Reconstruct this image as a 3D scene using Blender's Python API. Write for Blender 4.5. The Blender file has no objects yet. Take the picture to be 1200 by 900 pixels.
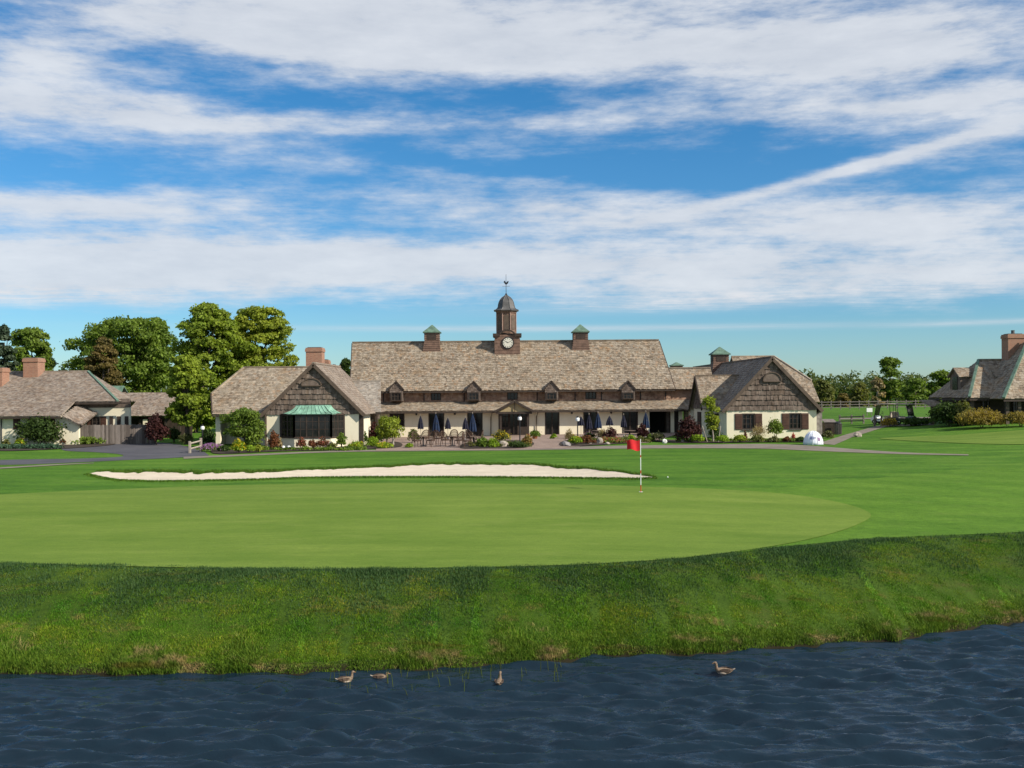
import bpy, bmesh, math, random
import numpy as np
from mathutils import Vector, Matrix
from mathutils.geometry import delaunay_2d_cdt

random.seed(7)
rng = np.random.default_rng(11)
PI = math.pi
S = bpy.context.scene
COL = S.collection

# ------------------------------------------------------------------ camera
CAMZ, F, ROLL, HOR = 6.7, 1200.0, math.radians(0.45), 458.0
CR = Vector((math.cos(ROLL), 0, -math.sin(ROLL)))
CU = Vector((math.sin(ROLL), 0, math.cos(ROLL)))
cam = bpy.data.cameras.new('camera')
camo = bpy.data.objects.new('camera', cam)
COL.objects.link(camo)
cam.sensor_width = 36
cam.lens = 36
cam.shift_y = (HOR - 450) / 1200.0
cam.clip_start = 0.5
cam.clip_end = 9000
M = Matrix(((CR.x, CU.x, 0, 0), (CR.y, CU.y, -1, 0), (CR.z, CU.z, 0, CAMZ), (0, 0, 0, 1)))
camo.matrix_world = M
S.camera = camo


def ray(px, py):
    a = (px - 600) / F
    b = (HOR - py) / F
    d = CR * a + CU * b + Vector((0, 1, 0))
    return d            # y component is 1


def W(px, py, Y):
    d = ray(px, py)
    return Vector((d.x * Y, Y, CAMZ + d.z * Y))


def wx(px, Y, py=480):
    return W(px, py, Y).x


def wz(px, py, Y):
    return W(px, py, Y).z


# ------------------------------------------------------------------ terrain shape
def at_z(px, py, z):
    d = ray(px, py)
    Y = (z - CAMZ) / d.z
    return (d.x * Y, Y)


_sh = [at_z(px, py, 0.05) for px, py in [(0, 790), (130, 792), (260, 791), (400, 788), (500, 785), (600, 778), (700, 770), (780, 768), (850, 766), (950, 756), (1050, 750), (1150, 736), (1200, 727)]]
_bt = [at_z(px, py, 1.8) for px, py in [(0, 661), (200, 667), (400, 669), (600, 666), (700, 663), (800, 657), (900, 645), (1000, 634), (1100, 629), (1200, 626)]]
SHX = np.array([-200, -60] + [p[0] for p in _sh] + [40, 80, 200])
SHY = np.array([_sh[0][1] - 1, _sh[0][1]] + [p[1] for p in _sh] + [38, 46, 60])
BTX = np.array([-200, -60, -25] + [p[0] for p in _bt] + [40, 80, 200])
BTY = np.array([_bt[0][1] + 2, _bt[0][1] + 2, _bt[0][1] + 1.2] + [p[1] for p in _bt] + [43, 52, 67])


def smooth(t):
    t = np.clip(t, 0, 1)
    return t * t * (3 - 2 * t)


def vnoise(x, y, f=1.0, seed=0):
    """cheap smooth value noise on numpy arrays, range about -1..1"""
    x = np.asarray(x, float) * f + seed * 17.31
    y = np.asarray(y, float) * f + seed * 5.77
    xi, yi = np.floor(x), np.floor(y)
    fx, fy = x - xi, y - yi

    def h(a, b):
        v = np.sin(a * 127.1 + b * 311.7) * 43758.5453
        return (v - np.floor(v)) * 2 - 1
    fx = fx * fx * (3 - 2 * fx)
    fy = fy * fy * (3 - 2 * fy)
    return (h(xi, yi) * (1 - fx) + h(xi + 1, yi) * fx) * (1 - fy) + (h(xi, yi + 1) * (1 - fx) + h(xi + 1, yi + 1) * fx) * fy


def shore(x):
    return np.interp(x, SHX, SHY) + 0.32 + 0.16 * vnoise(x, 0 * np.asarray(x), 0.9, 3) + 0.10 * vnoise(x, 0 * np.asarray(x), 2.6, 5)


def banktop(x):
    k = (-1.5, 0, 1.5)
    return sum(np.interp(np.asarray(x) + d, BTX, BTY) for d in k) / 3 - 0.28


BK = dict(x=np.zeros(2), f=np.zeros(2), b=np.zeros(2), on=False)


def H(x, y):
    x = np.asarray(x, float)
    y = np.asarray(y, float)
    ys, yt = shore(x), banktop(x)
    P = 2.56 - 0.14 * np.exp(-((x + 15) / 13.0) ** 2) + 0.004 * np.clip(x, 0, 60) + 1.0 * smooth((x - 24) / 20) * smooth((y - 52) / 30)
    P = P + 0.05 * vnoise(x, y, 0.09, 2)
    P = P - 0.5 * smooth((y - 120) / 80)
    t = np.clip((y - ys) / (yt - ys), 0, 1)
    bank = 0.16 + 1.64 * (1 - (1 - t) ** 1.35) + 0.05 * vnoise(x, y, 0.8, 1) * np.sin(t * PI)
    top = 1.8 + (P - 1.8) * smooth((y - yt) / 13.0 * 0.8 + 0.0)
    top = top + 0.0
    under = np.clip(0.16 - (ys - y) * 1.6, -1.6, 0.16)
    z = np.where(y < ys, under, np.where(y < yt, bank, top))
    if BK['on']:
        f = np.interp(x, BK['x'], BK['f'])
        b = np.interp(x, BK['x'], BK['b'])
        u = (y - f) / np.maximum(b - f, 0.05)
        inx = smooth((x - BK['x'][0]) / 3) * smooth((BK['x'][-1] - x) / 3)
        dip = np.where((u > 0) & (u < 1), -0.22 * np.sin(np.clip(u, 0, 1) ** 0.7 * PI), 0) * inx
        lip = 0.035 * np.exp(-((u - 1.1) / 0.45) ** 2) * inx
        z = z + dip + lip
    return z


def h1(x, y):
    return float(H(np.array([x]), np.array([y]))[0])


def G(px, py):
    """where the sight line through a pixel of the photograph meets the ground"""
    d = ray(px, py)
    Y = np.linspace(18, 260, 4000)
    zz = CAMZ + d.z * Y - H(d.x * Y, Y)
    k = np.argmax(zz < 0)
    if zz[k] >= 0:
        k = len(Y) - 1
    y = Y[max(k - 1, 0)] + (Y[k] - Y[max(k - 1, 0)]) * (zz[max(k - 1, 0)] / (zz[max(k - 1, 0)] - zz[k] + 1e-9))
    return Vector((d.x * y, y, h1(d.x * y, y)))


# bunker outline (front and back edge), found on the undisturbed ground
_bf = [(103, 555.5), (120, 559.5), (140, 562.5), (180, 564), (233, 563.2), (300, 562), (347, 560), (400, 559.2), (460, 559), (540, 559), (620, 559.5), (700, 560.5), (745, 561), (768, 560)]
_bb = [(103, 555.0), (112, 552.5), (140, 552), (180, 553.2), (233, 553.4), (300, 552.8), (347, 551.6), (400, 549), (460, 546.6), (520, 544.2), (580, 543.8), (640, 546), (700, 551.5), (735, 554.3), (768, 559.4)]
bfw = [G(*p) for p in _bf]
bbw = [G(*p) for p in _bb]
BX = np.linspace(bfw[0].x + 0.05, bfw[-1].x - 0.05, 160)
BF = np.interp(BX, [p.x for p in bfw], [p.y for p in bfw])
BB = np.interp(BX, [p.x for p in bbw], [p.y for p in bbw])
BB = np.maximum(BB, BF + 0.05)
BK.update(x=BX, f=BF, b=BB, on=True)


# ------------------------------------------------------------------ materials
def mat(name):
    m = bpy.data.materials.new(name)
    m.use_nodes = True
    nt = m.node_tree
    return m, nt, nt.nodes['Principled BSDF'], nt.links


def nd(nt, t, **kw):
    n = nt.nodes.new(t)
    for k, v in kw.items():
        if k in n.inputs:
            n.inputs[k].default_value = v
        else:
            setattr(n, k, v)
    return n


def ramp(nt, stops, fac=None, interp='LINEAR'):
    r = nt.nodes.new('ShaderNodeValToRGB')
    r.color_ramp.interpolation = interp
    els = r.color_ramp.elements
    while len(els) < len(stops):
        els.new(0.5)
    for e, (p, c) in zip(els, stops):
        e.position = p
        e.color = (*c, 1) if len(c) == 3 else c
    if fac is not None:
        nt.links.new(fac, r.inputs[0])
    return r.outputs[0]


def noise(nt, vec, scale, detail=4, rough=0.6, out=0):
    n = nt.nodes.new('ShaderNodeTexNoise')
    n.inputs['Scale'].default_value = scale
    n.inputs['Detail'].default_value = detail
    n.inputs['Roughness'].default_value = rough
    if vec is not None:
        nt.links.new(vec, n.inputs['Vector'])
    return n.outputs[out]


def mapping(nt, vec, scale=(1, 1, 1), rot=(0, 0, 0)):
    m = nt.nodes.new('ShaderNodeMapping')
    m.inputs['Scale'].default_value = scale
    m.inputs['Rotation'].default_value = rot
    nt.links.new(vec, m.inputs['Vector'])
    return m.outputs[0]


def mixc(nt, fac, a, b, mode='MIX'):
    m = nt.nodes.new('ShaderNodeMix')
    m.data_type = 'RGBA'
    m.blend_type = mode
    for sock, v in ((m.inputs[0], fac), (m.inputs[6], a), (m.inputs[7], b)):
        if isinstance(v, (int, float)):
            sock.default_value = v
        elif isinstance(v, tuple):
            sock.default_value = (*v, 1) if len(v) == 3 else v
        else:
            nt.links.new(v, sock)
    return m.outputs[2]


def mth(nt, op, a, b=None, c=None, clamp=False):
    m = nt.nodes.new('ShaderNodeMath')
    m.operation = op
    m.use_clamp = clamp
    for i, v in enumerate((a, b, c)):
        if v is None:
            continue
        if isinstance(v, (int, float)):
            m.inputs[i].default_value = v
        else:
            nt.links.new(v, m.inputs[i])
    return m.outputs[0]


def worldpos(nt):
    return nt.nodes.new('ShaderNodeNewGeometry').outputs['Position']


def island(nt):
    return nt.nodes.new('ShaderNodeNewGeometry').outputs['Random Per Island']


def bump(nt, b, height, strength=0.3, dist=0.05):
    n = nt.nodes.new('ShaderNodeBump')
    n.inputs['Strength'].default_value = strength
    n.inputs['Distance'].default_value = dist
    nt.links.new(height, n.inputs['Height'])
    nt.links.new(n.outputs[0], b.inputs['Normal'])


def simple(name, col, rough=0.7, var=0.25, scale=3.0, metal=0.0, spec=0.3, bumps=0.0):
    m, nt, b, L = mat(name)
    n = noise(nt, worldpos(nt), scale, 5)
    lo = tuple(c * (1 - var) for c in col)
    hi = tuple(min(1, c * (1 + var)) for c in col)
    L.new(ramp(nt, [(0.3, lo), (0.7, hi)], n), b.inputs['Base Color'])
    b.inputs['Roughness'].default_value = rough
    b.inputs['Metallic'].default_value = metal
    b.inputs['Specular IOR Level'].default_value = spec
    if bumps:
        bump(nt, b, noise(nt, worldpos(nt), scale * 6, 4), bumps, 0.02)
    return m


def shingle_mat(name, stops, patch=(0.30, 0.17, 0.07), patch_amt=0.35, spec=0.15, contrast=0.62):
    """weathered shingles: one tone per shingle, plus lichen patches and rain streaks"""
    m, nt, b, L = mat(name)
    p = worldpos(nt)
    mean = tuple(sum(q[1][i] for q in stops) / len(stops) for i in range(3))
    c = ramp(nt, [(q, tuple(mean[i] + (v[i] - mean[i]) * contrast for i in range(3))) for q, v in stops], island(nt))
    fine = noise(nt, mapping(nt, p, (1.0, 1.0, 1.2)), 2.6, 5, 0.75)
    c = mixc(nt, 1.0, c, ramp(nt, [(0.30, (0.52, 0.50, 0.48)), (0.5, (1.0, 1.0, 1.0)), (0.70, (1.42, 1.40, 1.36))], fine), 'MULTIPLY')
    big = noise(nt, mapping(nt, p, (0.35, 0.35, 0.55)), 1.0, 5, 0.65)
    c = mixc(nt, ramp(nt, [(0.35, (0, 0, 0)), (0.7, (1, 1, 1))], big), mixc(nt, 0.55, c, (0.0, 0.0, 0.0), 'MIX') if False else mixc(nt, 1.0, c, (0.78, 0.76, 0.76), 'MULTIPLY'), c)
    spot = noise(nt, mapping(nt, p, (1.0, 1.0, 0.45)), 0.8, 6, 0.7)
    f = mth(nt, 'MULTIPLY', ramp(nt, [(0.56, (0, 0, 0)), (0.70, (1, 1, 1))], spot), patch_amt)
    c = mixc(nt, f, c, patch)
    pale = noise(nt, mapping(nt, p, (0.9, 0.9, 0.4)), 1.7, 6, 0.7)
    f2 = mth(nt, 'MULTIPLY', ramp(nt, [(0.58, (0, 0, 0)), (0.74, (1, 1, 1))], pale), 0.4)
    c = mixc(nt, f2, c, tuple(min(.46, v * 1.45) for v in mean))
    rs = noise(nt, mapping(nt, p, (0.85, 0.85, 0.10)), 1.3, 5, 0.6)
    c = mixc(nt, mth(nt, 'MULTIPLY', ramp(nt, [(0.58, (0, 0, 0)), (0.72, (1, 1, 1))], rs), patch_amt * 1.1), c, (0.27, 0.155, 0.06))
    L.new(c, b.inputs['Base Color'])
    b.inputs['Roughness'].default_value = 0.85
    b.inputs['Specular IOR Level'].default_value = spec
    bump(nt, b, noise(nt, mapping(nt, p, (14, 14, 3)), 2.0, 3), 0.35, 0.02)
    return m


M_ROOF = shingle_mat('weathered_roof_shingles', [(0.0, (0.13, 0.10, 0.073)), (0.2, (0.25, 0.205, 0.148)), (0.45, (0.345, 0.29, 0.215)), (0.65, (0.285, 0.25, 0.20)), (0.85, (0.41, 0.36, 0.285)), (1.0, (0.31, 0.185, 0.10))])
M_ROOF2 = shingle_mat('brown_roof_shingles', [(0.0, (0.15, 0.115, 0.09)), (0.3, (0.25, 0.20, 0.155)), (0.6, (0.33, 0.28, 0.225)), (0.85, (0.28, 0.25, 0.22)), (1.0, (0.24, 0.165, 0.115))], patch_amt=0.25)
M_ROOF3 = shingle_mat('pale_grey_roof_shingles', [(0.0, (0.20, 0.17, 0.14)), (0.3, (0.33, 0.30, 0.255)), (0.6, (0.42, 0.39, 0.335)), (0.85, (0.36, 0.33, 0.29)), (1.0, (0.32, 0.24, 0.17))], patch_amt=0.3)
M_SHAKE = shingle_mat('brown_wall_shakes', [(0.0, (0.10, 0.075, 0.058)), (0.35, (0.15, 0.115, 0.092)), (0.7, (0.19, 0.15, 0.122)), (1.0, (0.24, 0.195, 0.16))], patch=(0.16, 0.09, 0.06), patch_amt=0.2, contrast=.7)
M_SHAKE_R = shingle_mat('reddish_wall_shakes', [(0.0, (0.22, 0.13, 0.09)), (0.4, (0.33, 0.195, 0.135)), (0.8, (0.40, 0.27, 0.19)), (1.0, (0.44, 0.33, 0.25))], patch=(0.25, 0.10, 0.06), patch_amt=0.3)
M_TIMBER = simple('dark_stained_timber', (0.045, 0.032, 0.024), 0.7, 0.35, 4)
M_TRIM = simple('brown_trim_boards', (0.10, 0.072, 0.052), 0.7, 0.3, 3)
M_LOUVER = simple('brown_cupola_boards', (0.17, 0.105, 0.075), 0.75, 0.35, 2.5)
M_SHUTTER = simple('brown_shutter_paint', (0.085, 0.042, 0.028), 0.6, 0.25, 4)
M_MAROON = simple('maroon_shutter_paint', (0.07, 0.018, 0.02), 0.6, 0.25, 4)
M_IRON = simple('black_iron', (0.02, 0.02, 0.022), 0.5, 0.3, 5)
M_WHITE = simple('white_paint', (0.78, 0.78, 0.76), 0.5, 0.08, 5)
M_LEAD = simple('weathered_lead', (0.105, 0.10, 0.095), 0.55, 0.35, 2, 0.2)
M_SOIL = simple('dark_mulch', (0.045, 0.032, 0.022), 0.95, 0.5, 9, bumps=0.6)
M_STONE = simple('pale_field_stone', (0.33, 0.28, 0.23), 0.85, 0.35, 4, bumps=0.5)
M_STONEG = simple('grey_field_stone', (0.22, 0.20, 0.19), 0.85, 0.4, 5, bumps=0.5)
M_FENCE = simple('grey_weathered_boards', (0.17, 0.145, 0.13), 0.85, 0.35, 5)
M_RAIL = simple('bleached_rail_wood', (0.33, 0.28, 0.22), 0.85, 0.3, 5)
M_BARK = simple('grey_brown_bark', (0.085, 0.065, 0.05), 0.9, 0.4, 5, bumps=0.6)
M_BARKP = simple('pale_bark', (0.28, 0.24, 0.20), 0.9, 0.3, 5, bumps=0.4)
M_WICKER = simple('brown_wicker', (0.065, 0.036, 0.022), 0.7, 0.4, 9)
M_TABLE = simple('brown_table_wood', (0.12, 0.08, 0.055), 0.6, 0.3, 5)
M_NAVY = simple('navy_canvas', (0.011, 0.012, 0.026), 0.8, 0.3, 3)
M_BLUE = simple('blue_canvas', (0.010, 0.022, 0.055), 0.8, 0.3, 3)
M_RED = simple('red_flag_cloth', (0.55, 0.015, 0.02), 0.75, 0.15, 4)
M_TENT = simple('white_tent_fabric', (0.72, 0.74, 0.82), 0.7, 0.06, 2)
M_TERRA = simple('terracotta', (0.33, 0.13, 0.06), 0.8, 0.2, 5)


def copper_mat():
    m, nt, b, L = mat('green_copper')
    p = worldpos(nt)
    n = noise(nt, mapping(nt, p, (1.2, 1.2, 0.5)), 1.6, 5, 0.65)
    L.new(ramp(nt, [(0.3, (0.10, 0.17, 0.125)), (0.48, (0.17, 0.33, 0.24)), (0.72, (0.26, 0.46, 0.35))], n), b.inputs['Base Color'])
    b.inputs['Roughness'].default_value = 0.7
    return m


M_COPPER = copper_mat()
M_COPPERD = simple('dull_green_copper', (0.10, 0.165, 0.12), 0.7, 0.35, 2.5)


def stucco_mat():
    m, nt, b, L = mat('cream_stucco')
    p = worldpos(nt)
    n = noise(nt, p, 0.6, 5, 0.6)
    c = ramp(nt, [(0.3, (0.72, 0.64, 0.46)), (0.7, (0.80, 0.73, 0.55))], n)
    s = noise(nt, mapping(nt, p, (2.2, 2.2, 0.25)), 1.5, 4, 0.6)
    c = mixc(nt, mth(nt, 'MULTIPLY', ramp(nt, [(0.55, (0, 0, 0)), (0.8, (1, 1, 1))], s), 0.35), c, (0.42, 0.36, 0.25))
    L.new(c, b.inputs['Base Color'])
    b.inputs['Roughness'].default_value = 0.9
    b.inputs['Specular IOR Level'].default_value = 0.15
    bump(nt, b, noise(nt, p, 9, 5), 0.3, 0.02)
    return m


M_STUCCO = stucco_mat()


def brick_mat():
    m, nt, b, L = mat('red_brick')
    p = worldpos(nt)
    s = nt.nodes.new('ShaderNodeSeparateXYZ')
    L.new(p, s.inputs[0])
    c = nt.nodes.new('ShaderNodeCombineXYZ')
    L.new(mth(nt, 'ADD', s.outputs[0], s.outputs[1]), c.inputs[0])
    L.new(s.outputs[2], c.inputs[1])
    k = nt.nodes.new('ShaderNodeTexBrick')
    L.new(c.outputs[0], k.inputs['Vector'])
    k.inputs['Scale'].default_value = 1.0
    k.inputs['Brick Width'].default_value = 0.24
    k.inputs['Row Height'].default_value = 0.085
    k.inputs['Mortar Size'].default_value = 0.012
    k.inputs['Color1'].default_value = (0.27, 0.095, 0.05, 1)
    k.inputs['Color2'].default_value = (0.36, 0.165, 0.09, 1)
    k.inputs['Mortar'].default_value = (0.28, 0.22, 0.17, 1)
    n = noise(nt, p, 2.2, 5)
    L.new(mixc(nt, ramp(nt, [(0.4, (0, 0, 0)), (0.75, (0.4, 0.4, 0.4))], n), k.outputs[0], (0.24, 0.15, 0.10)), b.inputs['Base Color'])
    b.inputs['Roughness'].default_value = 0.9
    return m


M_BRICK = brick_mat()


def stonewall_mat():
    m, nt, b, L = mat('stone_rubble')
    p = worldpos(nt)
    v = nt.nodes.new('ShaderNodeTexVoronoi')
    v.inputs['Scale'].default_value = 3.2
    L.new(p, v.inputs['Vector'])
    L.new(ramp(nt, [(0.0, (0.30, 0.27, 0.24)), (0.5, (0.22, 0.19, 0.17)), (1.0, (0.13, 0.11, 0.10))], v.outputs['Distance']), b.inputs['Base Color'])
    b.inputs['Roughness'].default_value = 0.9
    bump(nt, b, v.outputs['Distance'], 0.6, 0.05)
    return m


M_RUBBLE = stonewall_mat()


def glass_mat():
    m, nt, b, L = mat('dark_window_glass')
    n = noise(nt, worldpos(nt), 0.9, 3)
    L.new(ramp(nt, [(0.35, (0.006, 0.006, 0.007)), (0.7, (0.03, 0.028, 0.026))], n), b.inputs['Base Color'])
    b.inputs['Roughness'].default_value = 0.12
    b.inputs['Specular IOR Level'].default_value = 0.4
    return m


M_GLASS = glass_mat()


def leaf_mat(name, stops, trans=0.42, spec=0.2):
    m, nt, b, L = mat(name)
    c = ramp(nt, stops, island(nt))
    p = worldpos(nt)
    n = noise(nt, p, 0.55, 3)
    c = mixc(nt, 1.0, c, ramp(nt, [(0.3, (0.78, 0.84, 0.8)), (0.7, (1.2, 1.12, 1.0))], n), 'MULTIPLY')
    L.new(c, b.inputs['Base Color'])
    b.inputs['Roughness'].default_value = 0.6
    b.inputs['Specular IOR Level'].default_value = spec
    t = nt.nodes.new('ShaderNodeBsdfTranslucent')
    L.new(mixc(nt, 1.0, c, (1.25, 1.3, 0.6), 'MULTIPLY'), t.inputs[0])
    mx = nt.nodes.new('ShaderNodeMixShader')
    mx.inputs[0].default_value = trans
    L.new(b.outputs[0], mx.inputs[1])
    L.new(t.outputs[0], mx.inputs[2])
    L.new(mx.outputs[0], nt.nodes['Material Output'].inputs[0])
    return m


def lm(name, c, k=0.45, **kw):
    d = tuple(v * (1 - k) for v in c)
    l = tuple(v * (1 + k) for v in c)
    return leaf_mat(name, [(0, d), (0.55, c), (1, l)], **kw)


L_BRIGHT = lm('bright_green_leaves', (0.20, 0.265, 0.030))
L_YELLOW = lm('yellow_green_leaves', (0.235, 0.28, 0.032))
L_MID = lm('mid_green_leaves', (0.135, 0.20, 0.030))
L_DARK = lm('dark_green_leaves', (0.048, 0.082, 0.018))
L_SPRUCE = lm('blue_green_needles', (0.07, 0.10, 0.062))
L_BROWN = lm('brown_green_needles', (0.15, 0.115, 0.04))
L_OLIVE = lm('olive_leaves', (0.135, 0.145, 0.04))
L_PALE = lm('pale_grey_green_leaves', (0.12, 0.125, 0.055))
L_MAROON = lm('maroon_leaves', (0.06, 0.022, 0.022))
L_RUST = lm('rust_red_leaves', (0.16, 0.065, 0.03))
L_GOLD = lm('golden_grass_leaves', (0.25, 0.19, 0.05))
L_LIME = lm('lime_leaves', (0.21, 0.31, 0.024))
L_TAN = lm('tan_grass_leaves', (0.30, 0.23, 0.13))
L_TEAL = lm('blue_green_leaves', (0.065, 0.12, 0.075))
L_YFLOWER = lm('yellow_blossom', (0.55, 0.42, 0.02), 0.3)
L_PFLOWER = lm('lilac_blossom', (0.34, 0.16, 0.40), 0.4)
L_KFLOWER = lm('pink_blossom', (0.45, 0.12, 0.10), 0.4)
L_WFLOWER = lm('white_blossom', (0.7, 0.68, 0.62), 0.15)


# ------------------------------------------------------------------ object helpers
def mesh_arrays(name, verts, faces):
    """verts (N,3) and faces (M,k) arrays to a mesh"""
    me = bpy.data.meshes.new(name)
    verts = np.asarray(verts, np.float32)
    faces = np.asarray(faces, np.int32)
    k = faces.shape[1]
    me.vertices.add(len(verts))
    me.vertices.foreach_set('co', verts.ravel())
    me.loops.add(faces.size)
    me.loops.foreach_set('vertex_index', faces.ravel())
    me.polygons.add(len(faces))
    me.polygons.foreach_set('loop_start', np.arange(0, faces.size, k, dtype=np.int32))
    me.polygons.foreach_set('loop_total', np.full(len(faces), k, np.int32))
    me.update(calc_edges=True)
    return me


def origin_of(parent):
    v = Vector((0, 0, 0))
    while parent is not None:
        v += Vector(parent.location)
        parent = parent.parent
    return v


def link(name, me, material, parent=None):
    o = bpy.data.objects.new(name, me)
    COL.objects.link(o)
    if material is not None:
        me.materials.append(material)
    if parent is not None:
        o.parent = parent
    return o


def tag(o, label=None, cat=None, group=None, kind=None):
    if label:
        o['label'] = label
    if cat:
        o['category'] = cat
    if group:
        o['group'] = group
    if kind:
        o['kind'] = kind
    return o


def T(name, label, cat, loc, group=None):
    o = bpy.data.objects.new(name, None)
    COL.objects.link(o)
    o.location = loc
    o.empty_display_size = 0.3
    return tag(o, label, cat, group)


def dup(root, loc=None, rotz=None, label=None, scale=None):
    r = root.copy()
    COL.objects.link(r)
    if loc is not None:
        r.location = loc
    if rotz is not None:
        r.rotation_euler = (0, 0, rotz)
    if scale is not None:
        r.scale = (scale, scale, scale)
    if label:
        r['label'] = label
    for ch in list(root.children):
        c = ch.copy()
        COL.objects.link(c)
        c.parent = r
        for g in list(ch.children):
            d = g.copy()
            COL.objects.link(d)
            d.parent = c
    return r


class MB:
    def __init__(self):
        self.v = []
        self.f = []

    def add(self, verts, faces):
        n = len(self.v)
        self.v += [Vector(p) for p in verts]
        self.f += [tuple(i + n for i in f) for f in faces]
        return self

    def box(self, x0, x1, y0, y1, z0, z1):
        v = [(x0, y0, z0), (x1, y0, z0), (x1, y1, z0), (x0, y1, z0), (x0, y0, z1), (x1, y0, z1), (x1, y1, z1), (x0, y1, z1)]
        return self.add(v, [(0, 3, 2, 1), (4, 5, 6, 7), (0, 1, 5, 4), (1, 2, 6, 5), (2, 3, 7, 6), (3, 0, 4, 7)])

    def bar(self, a, b, w, h=None, up=(0, 0, 1)):
        """a square bar from a to b"""
        a, b = Vector(a), Vector(b)
        h = h or w
        d = (b - a).normalized()
        up = Vector(up)
        if abs(d.dot(up)) > 0.97:
            up = Vector((1, 0, 0))
        s = d.cross(up).normalized() * (w / 2)
        t = s.cross(d).normalized() * (h / 2)
        v = [a - s - t, a + s - t, a + s + t, a - s + t, b - s - t, b + s - t, b + s + t, b - s + t]
        return self.add(v, [(0, 1, 2, 3), (7, 6, 5, 4), (0, 4, 5, 1), (1, 5, 6, 2), (2, 6, 7, 3), (3, 7, 4, 0)])

    def tube(self, pts, radii, n=8, cap=True):
        rings = []
        pts = [Vector(p) for p in pts]
        if not hasattr(radii, '__len__'):
            radii = [radii] * len(pts)
        base = len(self.v)
        for i, p in enumerate(pts):
            d = (pts[min(i + 1, len(pts) - 1)] - pts[max(i - 1, 0)]).normalized()
            up = Vector((0, 0, 1)) if abs(d.z) < 0.9 else Vector((1, 0, 0))
            s = d.cross(up).normalized()
            t = s.cross(d).normalized()
            for k in range(n):
                a = 2 * PI * k / n
                self.v.append(p + (s * math.cos(a) + t * math.sin(a)) * radii[i])
        for i in range(len(pts) - 1):
            for k in range(n):
                a, b = base + i * n + k, base + i * n + (k + 1) % n
                self.f.append((a, b, b + n, a + n))
        if cap:
            self.f.append(tuple(base + k for k in reversed(range(n))))
            e = base + (len(pts) - 1) * n
            self.f.append(tuple(e + k for k in range(n)))
        return self

    def lathe(self, c, prof, n=12, rot=0.0, sx=1, sy=1):
        """prof: list of (radius, z) around the upright axis through c"""
        base = len(self.v)
        for r, z in prof:
            for k in range(n):
                a = 2 * PI * k / n + rot
                self.v.append(Vector((c[0] + r * math.cos(a) * sx, c[1] + r * math.sin(a) * sy, c[2] + z)))
        for i in range(len(prof) - 1):
            for k in range(n):
                a, b = base + i * n + k, base + i * n + (k + 1) % n
                self.f.append((a, b, b + n, a + n))
        self.f.append(tuple(base + k for k in reversed(range(n))))
        e = base + (len(prof) - 1) * n
        self.f.append(tuple(e + k for k in range(n)))
        return self

    def prism(self, poly, d):
        """flat polygon (3-D points) pushed along d"""
        n = len(poly)
        d = Vector(d)
        v = [Vector(p) for p in poly] + [Vector(p) + d for p in poly]
        f = [tuple(range(n)), tuple(reversed(range(n, 2 * n)))] + [(i + n, (i + 1) % n + n, (i + 1) % n, i) for i in range(n)]
        return self.add(v, f)

    def shingles(self, poly, course=0.24, wid=(0.12, 0.28), thick=0.028, slab=0.10, seed=0, gap=0.008, rag=0.03):
        """a slab under rows of single shingles; poly is a flat convex polygon"""
        R = random.Random(seed + len(poly) * 7 + int(abs(poly[0][0]) * 10))
        P = [Vector(p) for p in poly]
        n = Vector((0, 0, 0))
        for i in range(1, len(P) - 1):
            n += (P[i] - P[0]).cross(P[i + 1] - P[0])
        n.normalize()
        c = sum(P, Vector()) / len(P)
        if (n.z < -0.01) or (abs(n.z) <= 0.01 and n.y > 0.01) or (abs(n.z) <= 0.01 and abs(n.y) <= 0.01 and n.x > 0):
            n = -n
        if abs(n.z) <= 0.01 and n.dot(Vector((0, -1, 0))) < -0.5:
            n = -n
        up = (Vector((0, 0, 1)) - n * n.z)
        up.normalize()
        u = up.cross(n).normalized()
        if slab:
            self.prism(P, -n * slab)
        uv = [((p - P[0]).dot(u), (p - P[0]).dot(up)) for p in P]
        vmin, vmax = min(q[1] for q in uv), max(q[1] for q in uv)

        def span(v):
            xs = []
            for i in range(len(uv)):
                (a, b), (c_, d) = uv[i], uv[(i + 1) % len(uv)]
                if (b - v) * (d - v) <= 0 and abs(d - b) > 1e-6:
                    xs.append(a + (c_ - a) * (v - b) / (d - b))
            return (min(xs), max(xs)) if len(xs) > 1 else None
        v = vmin - 0.02
        while v < vmax - 0.02:
            s = span(min(max(v + course * 0.5, vmin + 1e-3), vmax - 1e-3))
            if s:
                x = s[0] - R.random() * 0.1
                x = s[0]
                while x < s[1] - 0.02:
                    w = R.uniform(*wid)
                    x2 = min(x + w, s[1])
                    lo = v + R.uniform(-rag * 1.6, rag * 1.2)
                    hi = min(v + course * 1.12, vmax)
                    t = thick * R.uniform(0.6, 1.25)
                    a, b = x + gap / 2, x2 - gap / 2
                    o = P[0]
                    q = [o + u * a + up * lo + n * t, o + u * b + up * lo + n * t, o + u * b + up * hi + n * 0.006, o + u * a + up * hi + n * 0.006, o + u * a + up * lo, o + u * b + up * lo]
                    self.add(q, [(0, 1, 2, 3), (4, 5, 1, 0), (1, 5, 2), (4, 0, 3)])
                    x = x2
            v += course
        return self

    def build(self, name, material, parent=None, smoothed=False, label=None):
        off = origin_of(parent)
        me = bpy.data.meshes.new(name)
        me.from_pydata([tuple(p - off) for p in self.v], [], self.f)
        me.update()
        if smoothed:
            for p in me.polygons:
                p.use_smooth = True
        o = link(name, me, material, parent)
        if label:
            o['label'] = label
        return o


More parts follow.
